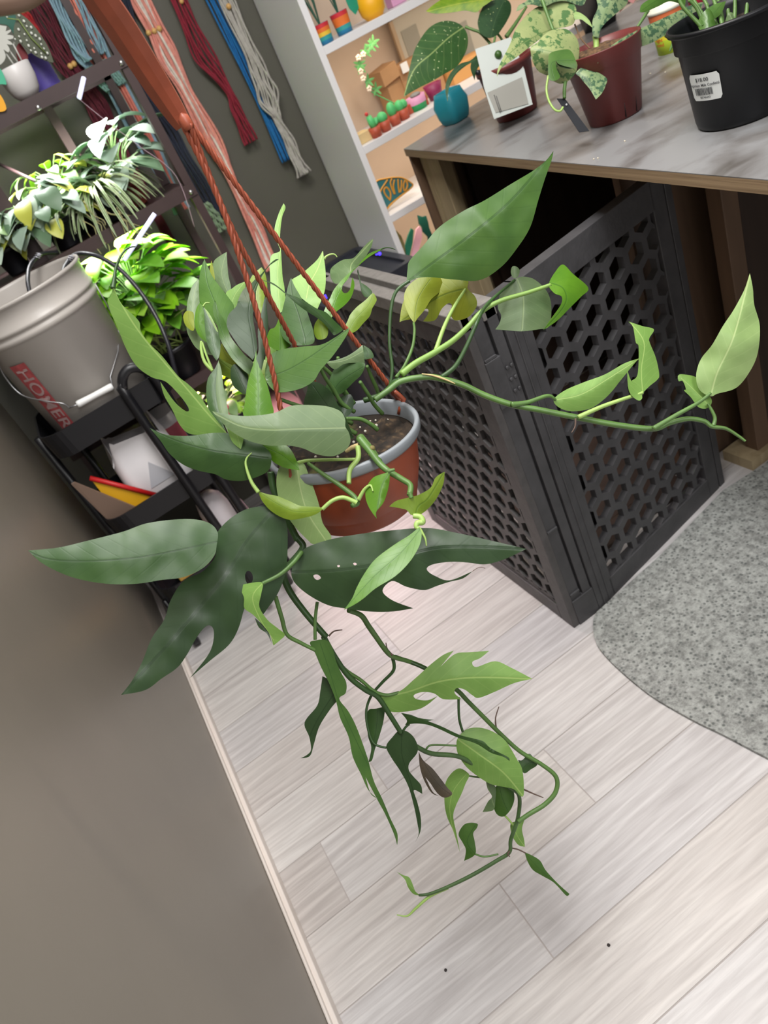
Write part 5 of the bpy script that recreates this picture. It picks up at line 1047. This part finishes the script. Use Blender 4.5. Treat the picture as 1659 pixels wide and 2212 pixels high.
# bucket
BC = Vector((-.068, 1.785, .7795)); BKM = mat('bucket_plastic', rgb(178, 172, 166), .38, var=.04, vscale=8)
bkt = thing('plastic_bucket', tuple(BC), 'large pale grey plastic bucket with worn red print standing in the top cart tray', 'bucket')
KR_, KZ = .93, .88
mb = MB(); mb.lathe(BC, [(r_*KR_, h_*KZ) for r_, h_ in [(0, 0), (.120, 0), (.123, .003), (.1405, .272), (.1435, .274), (.1465, .28), (.1465, .286), (.1435, .290), (.1435, .296), (.147, .298), (.1475, .306), (.1445, .308), (.1455, .352), (.149, .354), (.150, .358), (.149, .362), (.144, .362), (.1425, .355), (.138, .26), (.120, .006), (0, .006)]], 96); mb.build('bucket_body', BKM, bkt)
def onbucket(ang, h, out=.0008):
    rr = (.123+(.1405-.123)*h/(.262*KZ))*KR_+out; return BC+Vector((math.cos(ang)*rr, math.sin(ang)*rr, h))
def pj(P): d = P-CAM; z = d.dot(fw); return (829.5+FPX*d.dot(RT)/z, 1106-FPX*d.dot(UP)/z)
def find_ang(f, tx, ty, a0, a1, hs):
    return min(((a0+(a1-a0)*i/90, h) for i in range(91) for h in hs), key=lambda k: (pj(f(*k))[0]-tx)**2+(pj(f(*k))[1]-ty)**2)
aT, hT = find_ang(onbucket, 88, 855, -PI, 0, [.01*i for i in range(23)]); 
a_lo, a_hi = aT-.17, aT+.17
RED = mat('worn_red_print', rgb(160, 72, 74), .5, var=.22, vscale=60)
mb = MB(); vs = []; fs = []
for i in range(13):
    for j in range(21): vs.append(onbucket(a_lo+(a_hi-a_lo)*i/12, .03+.175*j/20))
for i in range(12):
    for j in range(20): fs.append((i*21+j, (i+1)*21+j, (i+1)*21+j+1, i*21+j+1))
mb.add(vs, fs, 0, True); mb.build('red_print', RED, bkt)
amid = (a_lo+a_hi)/2
text_on('HOMER', .040, lambda x, y: onbucket(amid+y/.12, .118-x*1.12, .0016), 'print_lettering', mat('worn_print_grey', rgb(168, 140, 138), .5), bkt)
# wire handle hanging down the front with its white grip
hpnt = []
for (x, y, o_) in ((-10, 770, .006), (10, 812, .008), (45, 850, .012), (95, 866, .014), (135, 872, .014), (150, 880, .012)):
    a_, h_ = find_ang(lambda a, h: onbucket(a, h, o_), x, y, -PI, 0, [.005*i for i in range(54)]); hpnt.append(onbucket(a_, h_, o_))
mb = MB(); mb.tube([Vector(q) for q in catmull([tuple(q) for q in hpnt], 6)], .0016, 8); 
g1 = None; gp = []
for (x, y) in ((166, 873), (240, 833)):
    a_, h_ = find_ang(lambda a, h: onbucket(a, h, .014), x, y, -PI, .3, [.005*i for i in range(54)]); gp.append(onbucket(a_, h_, .016))
gp2 = []
for (x, y) in ((238, 815), (252, 760), (268, 700), (262, 640), (228, 600)):
    a_, h_ = find_ang(lambda a, h: onbucket(a, h, .004), x, y, -PI, .6, [.005*i for i in range(54)]); gp2.append(onbucket(a_, h_, .005))
mb.tube([hpnt[-1], gp[0]], .0016, 8); mb.tube([gp[1]]+gp2, .0014, 6); mb.build('wire_handle', mat('steel_wire', rgb(160, 160, 162), .35, .8), bkt)
mb = MB(); mb.tube([gp[0], gp[0].lerp(gp[1], .06), gp[0].lerp(gp[1], .5), gp[0].lerp(gp[1], .94), gp[1]], [.0065, .0075, .0066, .0075, .0065], 14); mb.build('handle_grip', mat('white_grip', rgb(232, 232, 230), .35), bkt)
# black hose looping out of the bucket
hs = [(66, 640, 1.55), (60, 605, 1.58), (66, 572, 1.62), (90, 549, 1.66), (125, 546, 1.70)]
pts = [dep(*h) for h in hs]; t = thing('black_hose', tuple(pts[0]), 'thin black hose looping out of the bucket and down behind the leaves', 'hose')
mb = MB(); mb.tube([Vector(q) for q in catmull([tuple(q) for q in pts], 6)], .0045, 10); 
hs = [(136, 600, 1.55), (141, 575, 1.58), (165, 549, 1.62), (205, 552, 1.60), (250, 575, 1.60), (295, 620, 1.60), (335, 680, 1.60), (362, 740, 1.60), (378, 800, 1.62), (392, 850, 1.66), (420, 900, 1.72)]
pts = [dep(*h) for h in hs]; mb.tube([Vector(q) for q in catmull([tuple(q) for q in pts], 6)], .0048, 10); mb.build('hose', mat('hose_black', rgb(34, 34, 40), .35), t)
mb = MB()
for (x, y, D_) in ((80, 556, 1.64), (150, 562, 1.60)):
    c = dep(x, y, D_)
    for k in range(3): mb.lathe(c+Vector((.004*k, 0, .002*k)), [(.0052, -.001), (.007, 0), (.0052, .001)], 14, 0, (.7, .2, .7))
mb.build('wire_wrap', mat('silver_wire', rgb(206, 206, 214), .3, .6), t)
# milk-jug like jug on the middle tray, packets
jc = Vector((-.055, 1.765, .5495)); JM = mat('translucent_jug', rgb(232, 228, 230), .4)
jug = thing('cut_plastic_jug', tuple(jc), 'translucent white plastic jug with wavy cut top in the middle cart tray', 'jug'); mb = MB(); A = rr_prof(-.075, .075, -.065, .065, .025, 5); k = len(A); vs = []; fs = []
lv = [(0, .9), (.01, 1), (.09, 1.0), (.13, .97), (.165, .82)]
for z, s in lv:
    for i, (x, y) in enumerate(A):
        zz_ = z+(.020*math.sin(i*2*PI/k*3+.8)+.012*math.sin(i*2*PI/k*5) if z > .16 else 0); vs.append(jc+Vector((x*s, y*s, zz_)))
for s in range(len(lv)-1):
    for i in range(k): j = (i+1) % k; fs.append((s*k+i, s*k+j, (s+1)*k+j, (s+1)*k+i))
fs.append(tuple(range(k))); mb.add(vs, fs, 0, True); solid(mb.build('jug_body', JM, jug), .0015)
mb = MB(); mb.prism([jc+Vector((-.03, -.0662, .05)), jc+Vector((.035, -.0662, .05)), jc+Vector((.0, -.0662, .11))], (0, -1, 0), .001); mb.build('embossing', mat('jug_shadow', rgb(190, 190, 196), .4), jug)
for i, s in enumerate(('EXP', 'LOT', '0211')): pass
b0 = Vector((-.20, 1.70, .5495)); pkt = thing('seed_packet', tuple(b0), 'red and yellow edged packet leaning beside the jug in the middle cart tray', 'packet'); mb = MB()
mb.prism([b0+Vector((.02, .0, .0)), b0+Vector((.115, -.01, .0)), b0+Vector((.115, -.01, .03)), b0+Vector((.02, -.0, .145))], (.1, 1, 0), .006)
mb.build('packet_body', mat('packet_yellow', rgb(226, 170, 30), .5), pkt); mb = MB(); mb.tube([b0+Vector((.118, -.012, .032)), b0+Vector((.02, -.002, .15))], .006, 6); mb.build('packet_edge', mat('packet_red', rgb(186, 22, 24), .5), pkt)
mb = MB(); mb.prism([b0+Vector((.0, -.012, .0)), b0+Vector((.085, -.022, .0)), b0+Vector((-.01, -.02, .165)), b0+Vector((-.018, -.018, .165))], (.1, 1, 0), .008); props(mb.build('cardboard_sleeve', mat('brown_sleeve', rgb(120, 98, 84), .7)), 'brown cardboard sleeve leaning at the left end of the middle cart tray', 'cardboard')
c_ = Vector((.03, 1.84, .5495)); mb = MB(); mb.lathe(c_, [(0, 0), (.04, 0), (.046, .15), (.044, .15), (.038, .01), (0, .01)], 32)
cc_ = thing('clear_cup', tuple(c_), 'greyish clear plastic cup with red label behind the jug in the cart', 'cup'); mb.build('cup', mat('clear_grey_plastic', rgb(170, 166, 166), .3, trans=.3), cc_)
mb = MB(); mb.lathe(c_, [(.0430, .055), (.0458, .12)], 32); o = mb.build('label_band', mat('red_label', rgb(150, 70, 80), .5), cc_)
# things in the lower part of the cart
c_ = onz(432, 1112, .3); c_ = Vector((.01, 1.74, .3195)); mb = MB(); mb.lathe(c_, [(0, 0), (.038, 0), (.04, .01), (.04, .13), (.034, .16), (.02, .175), (0, .178)], 32); props(mb.build('white_bottle', mat('white_bottle_plastic', rgb(226, 218, 222), .35)), 'rounded white bottle in the lowest cart tray', 'bottle')
mb = MB(); c_ = Vector((-.16, 1.70, .3195)); mb.box(c_, c_+Vector((.08, .09, .06))); props(mb.build('yellow_carton', mat('ochre_card', rgb(214, 168, 84), .6), bevel=.003), 'ochre carton in the lowest cart tray', 'box')
for o in list(C.objects):
    if o.name not in before and o.parent is None:
        o.location = CAM+CS*(o.location-CAM); o.scale = (CS, CS, CS)
# small dark plant pot and netting on the floor behind the cart
mb = MB(); c_ = onz(505, 1085, 0)
pt = thing('floor_pot', (.13, 2.18, 0), 'short dark plastic planter on the floor behind the cart', 'pot'); pot_simple(Vector((.13, 2.16, 0)), .06, .08, .12, BP, pt)

# ================================================================ THINGS ON THE WORK TABLE
TZ = .910
# cyan votive
p = onz(986, 262, TZ); t = thing('glass_cup', tuple(p), 'frosted cyan glass cup near the far corner of the work table', 'glass cup')
CY = mat('frosted_cyan_glass', rgb(44, 158, 176), .35, trans=.25, spec=.5)
def sqlathe(c, lv, r, rot, n=6, inner=None):
    mb = MB(); A = rr_prof(-1, 1, -1, 1, r, n); k = len(A); vs = []; fs = []; cr, sr = math.cos(rot), math.sin(rot)
    for z, s in lv:
        for (x, y) in A: vs.append(c+Vector(((x*cr-y*sr)*s, (x*sr+y*cr)*s, z)))
    for s in range(len(lv)-1):
        for i in range(k): j = (i+1) % k; fs.append((s*k+i, s*k+j, (s+1)*k+j, (s+1)*k+i))
    fs += [tuple(reversed(range(k))), tuple((len(lv)-1)*k+i for i in range(k))]; mb.add(vs, fs, 0, True); return mb
sqlathe(p, [(0, .026), (.004, .031), (.02, .036), (.05, .040), (.068, .034), (.080, .031), (.080, .028), (.066, .031), (.02, .031), (.010, .026)], .5, .25).build('cup_body', CY, t)
# first potted plant (maroon pot behind a white care card)
MP = mat('maroon_plastic', rgb(104, 44, 42), .4, var=.1, vscale=20)
p = onz(1118, 247, TZ); t1 = thing('potted_plant', tuple(p), 'speckled green-leaved plant in a maroon pot with a white care card, beside the cyan glass', 'potted plant')
pot_simple(p, .050, .063, .120, MP, t1); soil(t1, p+Vector((0, 0, .108)), .060)
Dp = (p-CAM).dot(fw)-.075
def card(parent, win, poly, D, mm, name, th_=.0012):
    pw = [dep(x, y, D if not isinstance(D, (list, tuple)) else D[i]) for i, (x, y) in enumerate(W(win, poly))]; n_ = (pw[1]-pw[0]).cross(pw[2]-pw[0]).normalized()
    if n_.dot(fw) < 0: n_ = -n_
    mb = MB(); mb.prism(pw, n_, th_); return mb.build(name, mm, parent)
CARD = mat('white_card', rgb(176, 182, 178), .4)
Dc = Dp-.032
card(t1, 'T', [(770,785),(1130,620),(1205,935),(860,1067)], [Dc, Dc, Dc-.0, Dc], CARD, 'care_card')
card(t1, 'T', [(690,440),(1010,332),(1050,420),(1130,620),(770,785),(735,620)], Dc+.004, CARD, 'care_card')
card(t1, 'T', [(800,830),(1110,690),(1168,930),(875,1010)], Dc-.0016, mat('card_print', rgb(138, 137, 130), .5), 'card_print', .0004)
mb = MB()
for (a, b) in (((860, 850), (915, 1010)), ((880, 860), (925, 1000))):
    q0, q1 = [dep(x, y, Dc-.0025) for x, y in W('T', [a, b])]; mb.tube([q0, q1], .0009, 5)
mb.build('small_print', mat('print_dark', rgb(80, 80, 78), .6), t1)
mb = MB(); q = dep(*W('T', [(715, 650)])[0], Dc+.004); mb.ball(q, .006); mb.build('card_clip', BP, t1)
SPG = leaf_mat('speckled_leaf', rgb(62, 104, 58), rgb(150, 178, 120), rgb(50, 88, 50), .4, .12, .03, .2, spots=(rgb(190, 200, 150), 90., .10), nsc=30)
YLG = leaf_mat('yellow_lime_leaf', rgb(150, 186, 34), rgb(196, 208, 80), rgb(96, 150, 30), .4, .3, .03, .3, nsc=40)
SDG = leaf_mat('dark_speckled_leaf', rgb(48, 84, 54), rgb(70, 104, 70), rgb(36, 68, 44), .4, .1, .02, .3, spots=(rgb(170, 180, 120), 80., .07), nsc=30)
LST = leaf_mat('silver_mottled_leaf', rgb(146, 172, 138), rgb(110, 142, 108), rgb(126, 156, 122), .45, .12, .02, .1, mottled=(rgb(62, 94, 68), 95., .50), nsc=30)
LSP = leaf_mat('pale_mottled_leaf', rgb(176, 192, 146), rgb(120, 150, 100), rgb(150, 172, 126), .45, .12, .02, .1, mottled=(rgb(78, 114, 66), 60., .52), nsc=30)
d1 = Dp+.04
leaf(t1, 'T', [(50,870),(70,780),(130,500),(200,350),(290,240),(400,190),(500,195),(580,240),(622,320),(620,420),(580,520),(520,600),(420,660),(300,730),(200,780),(110,830)], [(600,235),(450,340),(300,480),(160,600),(90,740),(52,860)], [d1, d1-.05, d1-.06], SPG, fold=(.2,.2))
leaf(t1, 'T', [(250,100),(350,20),(500,-60),(800,-60),(850,-10),(760,60),(700,110),(600,95),(480,112),(330,122)], [(840,-10),(560,30),(260,105)], [d1, d1+.02], YLG, fold=(.3,.1))
leaf(t1, 'T', [(722,260),(715,180),(760,60),(830,10),(930,-15),(1000,20),(1012,100),(980,180),(930,260),(880,320),(810,340),(750,310)], [(830,338),(870,180),(950,0)], [d1-.02, d1+.02], SDG, fold=(.3,.3))
leaf(t1, 'T', [(870,370),(760,440),(650,540),(560,570),(480,640),(430,740),(425,830),(445,920),(448,830),(470,750),(520,665),(600,595),(655,562),(650,620),(685,718),(700,640),(740,570),(800,500),(870,430)], [(870,380),(720,520),(560,600),(460,730),(443,900)], [d1-.05, d1-.09], SDG, fold=(.4,.2))
stem(t1, 'T', [(600,240),(680,270),(730,290),(790,350),(840,410)], d1, .0035, STEM); stem(t1, 'T', [(970,330),(1060,200),(1150,60)], d1+.02, [.006,.003], STEM); stem(t1, 'T', [(870,330),(860,400),(900,470)], d1-.02, .003, STEM); stem(t1, 'T', [(890,300),(950,400),(980,600)], d1+.02, .003, STEM)
mb = MB(); q = dep(*W('T', [(897, 490)])[0], Dc+.001); mb.ball(q, .0085, 0, 14, sz=1.1); mb.build('bud', L['md'], t1)
# second potted plant
p = onz(1330, 252, TZ); t2 = thing('potted_plant', tuple(p), 'silver mottled-leaved plant in a maroon pot with a black hanging tag', 'potted plant')
mb = MB(); mb.lathe(p, [(0, 0), (.048, 0), (.050, .003), (.0665, .100), (.069, .102), (.0715, .128), (.0725, .130), (.069, .130), (.066, .11), (.045, .02)], 64); mb.build('pot', MP, t2)
BARK = NB('bark_mix'); tc = BARK.n('ShaderNodeTexCoord'); v = BARK.n('ShaderNodeTexVoronoi', i_Scale=120.0); BARK.l(tc.outputs['Object'], v.inputs['Vector']); BARK.l(BARK.mix(v.outputs['Distance'], rgb(120, 90, 60), rgb(40, 28, 20)), BARK.b.inputs['Base Color']); BARK.b.inputs['Roughness'].default_value = .9
o = soil(t2, p+Vector((0, 0, .120)), .068, (0, 0, 1), .006); o.data.materials[0] = BARK.m
for a in (-1.9, -1.4):
    mb = MB(); rr_ = .0505; pts = [p+Vector((math.cos(a)*(.0488+.0165*z/.1+.0006), math.sin(a)*(.0488+.0165*z/.1+.0006), z)) for z in (.004, .03)]; mb.tube(pts, [.0016, .0004], 6); mb.build('drain_slot', mat('slot_dark', rgb(30, 14, 14), .8), t2)
d2 = (p-CAM).dot(fw)-.07
leaf(t2, 'T', [(885,690),(900,600),(1000,400),(1060,250),(1180,110),(1300,40),(1450,10),(1560,30),(1597,90),(1582,190),(1540,232),(1400,265),(1300,330),(1180,420),(1050,520),(930,605)], [(1400,255),(1200,340),(1000,480),(890,680)], [d2+.02, d2-.06], LSP, fold=(.15,.2))
leaf(t2, 'T', [(1190,420),(1250,380),(1300,320),(1380,270),(1500,260),(1590,330),(1622,430),(1610,560),(1590,650),(1530,720),(1460,750),(1390,725),(1340,680),(1260,640),(1210,560),(1190,480)], [(1590,640),(1420,480),(1200,440)], [d2-.02, d2-.04], LSP, fold=(.6,.6), bow=-.015)
leaf(t2, 'T', [(1350,700),(1345,560),(1360,480),(1450,450),(1540,450),(1590,540),(1590,610),(1520,600),(1440,575),(1410,540),(1420,620),(1450,690),(1400,725)], [(1400,715),(1380,560),(1580,540)], d2-.075, L['md'], fold=(.2,.2))
leaf(t2, 'T', [(1415,530),(1480,515),(1560,540),(1585,600),(1520,615),(1440,590)], [(1420,540),(1570,600)], d2-.07, L['db'], fold=(0,0))
leaf(t2, 'V', [(160,570),(220,520),(300,550),(397,610),(390,670),(360,730),(315,777),(270,700),(220,640),(190,600)], [(165,570),(250,620),(315,770)], [d2-.02, d2-.05], LST, fold=(.5,.2))
leaf(t2, 'V', [(328,495),(350,440),(420,370),(520,300),(650,230),(800,160),(950,90),(1060,40),(1150,15),(1130,90),(1080,150),(980,200),(880,260),(760,330),(640,372),(500,402),(400,442)], [(1130,30),(850,190),(600,300),(335,488)], [d2+.02, d2-.04], LST, fold=(.1,.3))
leaf(t2, 'V', [(290,270),(290,160),(330,60),(330,-60),(540,-80),(562,20),(480,100),(400,170),(352,230),(335,290),(310,290)], [(310,285),(380,120),(450,-60)], [d2+.04, d2+.05], LST, fold=(.4,.4))
leaf(t2, 'T', [(1058,102),(1080,50),(1150,10),(1200,-60),(1700,-60),(1650,50),(1500,10),(1400,20),(1300,60),(1180,40),(1100,85)], [(1650,0),(1400,-20),(1070,90)], [d2+.03, d2+.0], LST, fold=(.2,.3))
leaf(t2, 'V', [(150,95),(200,105),(260,155),(288,215),(240,180),(200,152),(150,150)], [(150,120),(220,140),(285,212)], d2+.01, L['pa'])
stem(t2, 'V', [(310,280),(318,340),(318,400)], d2+.05, [.006,.0055], STEML); stem(t2, 'V', [(540,275),(620,230),(680,150),(722,80)], [d2+.07, d2+.04], [.002,.004], STEM)
stem(t2, 'T', [(1285,-20),(1330,110),(1390,275)], d2-.0, .0034, STEM); stem(t2, 'T', [(1345,680),(1330,800),(1350,900),(1400,980),(1450,995),(1478,960)], d2-.04, .0022, STEML); stem(t2, 'T', [(1500,730),(1490,800),(1490,880)], d2-.04, .0034, STEM)
stem(t2, 'V', [(150,190),(200,300),(270,380)], d2+.04, .0016, mat('dry_stem', rgb(110, 84, 60), .7)); stem(t2, 'V', [(860,275),(920,310),(900,380),(890,400)], [d2-.03, d2-.05], [.004,.003,.0006], STEM)
card(t2, 'V', [(10,768),(75,770),(265,1022),(185,1032)], d2-.035, mat('black_tag', rgb(22, 24, 30), .4), 'hanging_tag', .001)
mb = MB(); q = dep(*W('V', [(85, 818)])[0], d2-.0365); mb.lathe(q, [(.0018, 0), (.0018, .001), (0, .001)], 10, 0, -fw); mb.build('tag_eyelet', mat('eyelet', rgb(190, 190, 190), .4), t2)
# black pot with price sticker
p = onz(1604, 245, TZ); t3 = thing('potted_plant', tuple(p), 'many-stemmed green plant in a black nursery pot with a white price sticker', 'potted plant')
d3 = (p-CAM).dot(fw); R1 = .085; R0 = .066; H3 = .15
BPM = mat('black_pot_plastic', rgb(11, 12, 16), .42, spec=.35, bump=.06, bscale=60)
mb = MB(); mb.lathe(p, [(0, .006), (R0*.9, .006), (R0*.96, 0), (R0, .003), (R0+.002, .01), (R1-.007, H3-.035), (R1-.002, H3-.033), (R1-.001, H3-.008), (R1+.004, H3-.007), (R1+.006, H3-.003), (R1+.004, H3), (R1, H3), (R1-.003, H3-.01), (R0-.004, .02), (0, .015)], 96); mb.build('pot', BPM, t3)
soil(t3, p+Vector((0, 0, H3-.028)), R1-.004, (0, 0, 1), .004)
def onpot(a, h, out=.0006): rr_ = R0+.002+(R1-.009-R0)*(h-.01)/(H3-.045)+out; return p+Vector((math.cos(a)*rr_, math.sin(a)*rr_, h))
aS, hS = find_ang(onpot, 1521, 187, -PI, 0, [.005*i for i in range(26)]); wS = .021; hh_ = .0195
mb = MB(); vs = []; fs = []; nA, nH = 16, 8
for i in range(nA+1):
    for j in range(nH+1):
        u_ = -1+2*i/nA; v_ = -1+2*j/nH; k_ = (1-.12*max(0, abs(v_)-.75)/.25) if abs(u_) > .95 else 1
        vs.append(onpot(aS+u_*wS*1.12/R0*k_, hS+v_*hh_, .0008))
for i in range(nA):
    for j in range(nH): fs.append((i*(nH+1)+j, (i+1)*(nH+1)+j, (i+1)*(nH+1)+j+1, i*(nH+1)+j+1))
mb.add(vs, fs, 0, True); mb.build('price_sticker', mat('sticker_white', rgb(206, 208, 206), .5), t3)
INK = mat('sticker_ink', rgb(60, 60, 62), .6)
text_on('$18.00', .0075, lambda x, y: onpot(aS+(x-.0015)/R0, hS+.0115+y, .0013), 'price_text', INK, t3)
text_on('ngonium Milk Confetti', .0056, lambda x, y: onpot(aS+(x+.0)/R0*.88, hS+.0035+y, .0013), 'name_text', INK, t3)
mb = MB(); r = random.Random(2); x_ = -.0165
while x_ < .0115:
    bw = r.choice((.0005, .0009, .0013))
    mb.add([onpot(aS+x_/R0, hS-.011, .0013), onpot(aS+(x_+bw)/R0, hS-.011, .0013), onpot(aS+(x_+bw)/R0, hS-.0005, .0013), onpot(aS+x_/R0, hS-.0005, .0013)], [(0, 1, 2, 3)]); x_ += bw+r.choice((.0005, .0008))
mb.build('barcode', INK, t3); text_on('88746443', .0042, lambda x, y: onpot(aS+(x-.001)/R0, hS-.0145+y, .0013), 'code_text', INK, t3)
for k, s in enumerate(([(1220,320),(1130,200),(1000,60),(960,-20)], [(1250,320),(1200,200),(1060,-30)], [(1330,290),(1280,120),(1220,-40)], [(1400,280),(1440,100),(1450,-50)], [(1460,250),(1490,100),(1500,-40)], [(1490,230),(1540,80),(1580,-40)], [(1350,290),(1350,100),(1320,-30)], [(1300,290),(1240,150),(1150,-20)], [(1380,290),(1400,100),(1400,-40)], [(1270,310),(1230,180),(1180,40)], [(1310,300),(1300,140),(1270,0)], [(1430,270),(1460,120),(1470,-30)], [(1240,320),(1160,180),(1100,60),(1040,0)])):
    stem(t3, 'V', s, [d3-.02-.006*(k % 3), d3-.03+.01*(k % 4)], [.0038,.0026], STEM)
leaf(t3, 'V', [(1110,180),(1160,90),(1200,70),(1235,130),(1250,230),(1250,325),(1190,330),(1140,260)], [(1220,325),(1190,90)], d3-.035, L['md'], name='leaf_sheath', fold=(.6,.6))
leaf(t3, 'V', [(1345,110),(1380,100),(1400,160),(1412,200),(1330,185)], [(1400,195),(1360,110)], d3-.04, L['gr'], name='leaf_sheath', fold=(.6,.6))
leaf(t3, 'V', [(1150,110),(1230,40),(1330,10),(1290,110),(1200,170),(1140,200)], [(1160,190),(1310,20)], d3-.03, L['md'])
leaf(t3, 'V', [(658,95),(670,40),(740,-10),(820,-60),(1000,-60),(1010,60),(950,22),(880,12),(800,50),(700,92)], [(1000,20),(850,-20),(668,85)], [d3-.02, d3-.05], L['md'], fold=(.3,.3))
# small black pot at the back
p = onz(1292, 62, TZ); t4 = thing('square_pot', tuple(p), 'small square black pot behind the silver mottled plant', 'pot'); sqlathe(p+Vector((.01, 0, 0)), [(0, .036), (.09, .048), (.092, .051), (.1, .051), (.1, .048), (.085, .045), (.084, .044)], .25, .2).build('pot', BP, t4)
mb = MB()
for k in range(7): a = k*.9; strip_leaf(mb, p+Vector((0, 0, .09)), (math.cos(a), math.sin(a), 1.1), .11, .05, 1.2)
uvless(mb, 'foliage', [SIL], t4)
# orange, yellow and white paper tub
p = onz(1452, 108, TZ); t5 = thing('paper_tub', tuple(p), 'white-rimmed paper tub, orange fading to yellow-green, between the maroon and black pots', 'tub'); mb = MB(); hC = .085
for i, (z0_, z1_, k) in enumerate(((0, .03, 2), (.03, .052, 1), (.052, hC, 0))): mb.lathe(p, [(.030+.008*z0_/hC, z0_), (.030+.008*z1_/hC, z1_)], 40, k, None, capb=(i == 0))
mb.build('tub_body', [mat('tub_orange', rgb(208, 108, 62), .5), mat('tub_yellow', rgb(214, 196, 50), .5), mat('tub_lime', rgb(176, 200, 50), .5)], t5)
mb = MB(); mb.lathe(p, [(.0382, hC-.002), (.041, hC), (.042, hC+.004), (.040, hC+.006), (.037, hC+.004), (.036, hC-.012), (0, hC-.014)], 40); mb.build('rim', mat('cream_paper', rgb(222, 220, 204), .5), t5)
def ontub(a, h): rr_ = .030+.008*h/hC+.0006; return p+Vector((math.cos(a)*rr_, math.sin(a)*rr_, h))
aU, hU = find_ang(ontub, 1424, 92, -PI, 0, [.004*i for i in range(21)])
for k, s in enumerate(('light', 'rond')): text_on(s, .0105, lambda x, y: ontub(aU+x/.033, hU+.004-.010*k+y), 'lettering', mat('tub_red_ink', rgb(190, 70, 40), .5), t5)
# pink wrapped thing at the very back
p = onz(1372, -6, TZ); mb = MB(); r = random.Random(12)
for i in range(9): a = i*.7; strip_leaf(mb, p+Vector((0, 0, .0)), (math.cos(a), math.sin(a)*.5, .3), .09, .06, .8, 0, None, 6, .3)
props(solid(mb.build('pink_wrap', mat('pink_film', rgb(206, 138, 140), .3, trans=.2)), .001), 'crumpled pink wrapping at the back of the work table', 'wrapping')
p = onz(1505, 8, TZ); mb = MB(); mb.lathe(p, [(0, 0), (.02, 0), (.022, .05), (0, .05)], 20); props(mb.build('red_jar', mat('red_pink_plastic', rgb(206, 50, 76), .4)), 'small red jar behind the black nursery pot', 'jar')
mb = MB(); p = onz(1142, 18, TZ); p.x += .1; mb.prism([p, p+Vector((.05, -.02, 0)), p+Vector((.05, .02, 0)), p+Vector((0, .04, 0))], (0, 0, 1), .14); props(mb.build('pink_carton', mat('salmon_card', rgb(224, 150, 138), .6)), 'salmon pink carton behind the silver mottled plant', 'box')
for (x, y) in ((1405, 160), (1437, 157), (1350, 306), (1283, 345), (1292, 343)):
    mb = MB(); q = onz(x, y, TZ); mb.ball(q+Vector((0, 0, .001)), .0016, 0, 6)
    props(mb.build('soil_crumb', mat('pale_crumb', rgb(200, 190, 170), .7)), 'tiny pale crumb on the grey table top', 'crumb', 'crumbs on the table top')

# ================================================================ HAND holding the hanger (mostly above the frame)
SK = mat('skin', rgb(126, 100, 84), .5, var=.06, vscale=30)
def hand():
    nodes = [(-330, -60, .50, .028), (-230, -95, .52, .026), (-150, -125, .545, .027),
             (-105, -40, .548, .0125), (-30, 6, .553, .0112), (52, -6, .560, .0104), (112, -46, .575, .0088),
             (-95, -110, .553, .012), (0, -85, .558, .0100), (95, -92, .566, .0092), (150, -120, .58, .008),
             (-100, -160, .555, .012), (0, -142, .56, .0102), (100, -146, .568, .0095), (160, -172, .582, .0082),
             (-110, -210, .555, .0118), (-10, -200, .56, .010), (85, -202, .568, .0092), (140, -226, .58, .008),
             (-190, -190, .53, .014), (-110, -245, .535, .0115), (-30, -260, .545, .0098), (30, -258, .55, .0088)]
    ed = [(0,1),(1,2),(2,3),(3,4),(4,5),(5,6),(2,7),(7,8),(8,9),(9,10),(2,11),(11,12),(12,13),(13,14),(2,15),(15,16),(16,17),(17,18),(1,19),(19,20),(20,21),(21,22)]
    P = [dep(x, y, D_) for x, y, D_, r_ in nodes]; me = bpy.data.meshes.new('hand'); base = P[2]
    me.from_pydata([tuple(q-base) for q in P], ed, []); o = bpy.data.objects.new('hand', me); C.objects.link(o); o.location = base; me.materials.append(SK)
    sk = o.modifiers.new('skin', 'SKIN'); lay = me.skin_vertices[0] if len(me.skin_vertices) else None
    if lay is None:
        bpy.context.view_layer.objects.active = o; lay = me.skin_vertices[0]
    for i, n_ in enumerate(nodes): lay.data[i].radius = (n_[3], n_[3]*.85); lay.data[i].use_root = (i == 2)
    sk.use_smooth_shade = True; s = o.modifiers.new('sub', 'SUBSURF'); s.levels = 2; s.render_levels = 2
    props(o, "person's hand gripping the top of the orange-brown hanger, at the upper left corner", 'hand')
try: hand()
except Exception as e: print('hand failed', e)

# ================================================================ SUB-PARTS
def under(child, parent):
    w = WORG[child.name]; child.parent = parent; child.location = w-WORG[parent.name]
def kid(root, name): return [o for o in root.children if o.name.split('.')[0] == name]
for n_ in ('price_text', 'name_text', 'barcode', 'code_text'): under(kid(t3, n_)[0], kid(t3, 'price_sticker')[0])
under(kid(bkt, 'handle_grip')[0], kid(bkt, 'wire_handle')[0]); under(kid(bkt, 'print_lettering')[0], kid(bkt, 'red_print')[0])
for n_ in ('card_print', 'small_print', 'card_clip'): under(kid(t1, n_)[0], kid(t1, 'care_card')[0])
under(kid(t2, 'tag_eyelet')[0], kid(t2, 'hanging_tag')[0])
for o in kid(t2, 'drain_slot'): under(o, kid(t2, 'pot')[0])
under(kid(hp, 'rim')[0], kid(hp, 'pot')[0])
cl = kid(hp, 'clip')
for c_, k_ in zip(kid(hp, 'cord'), cl): under(k_, c_)
wl = kid(wp, 'leaf')
under(kid(wp, 'vein')[0], wl[1]); under(kid(wp, 'leaf_spot')[0], wl[1])
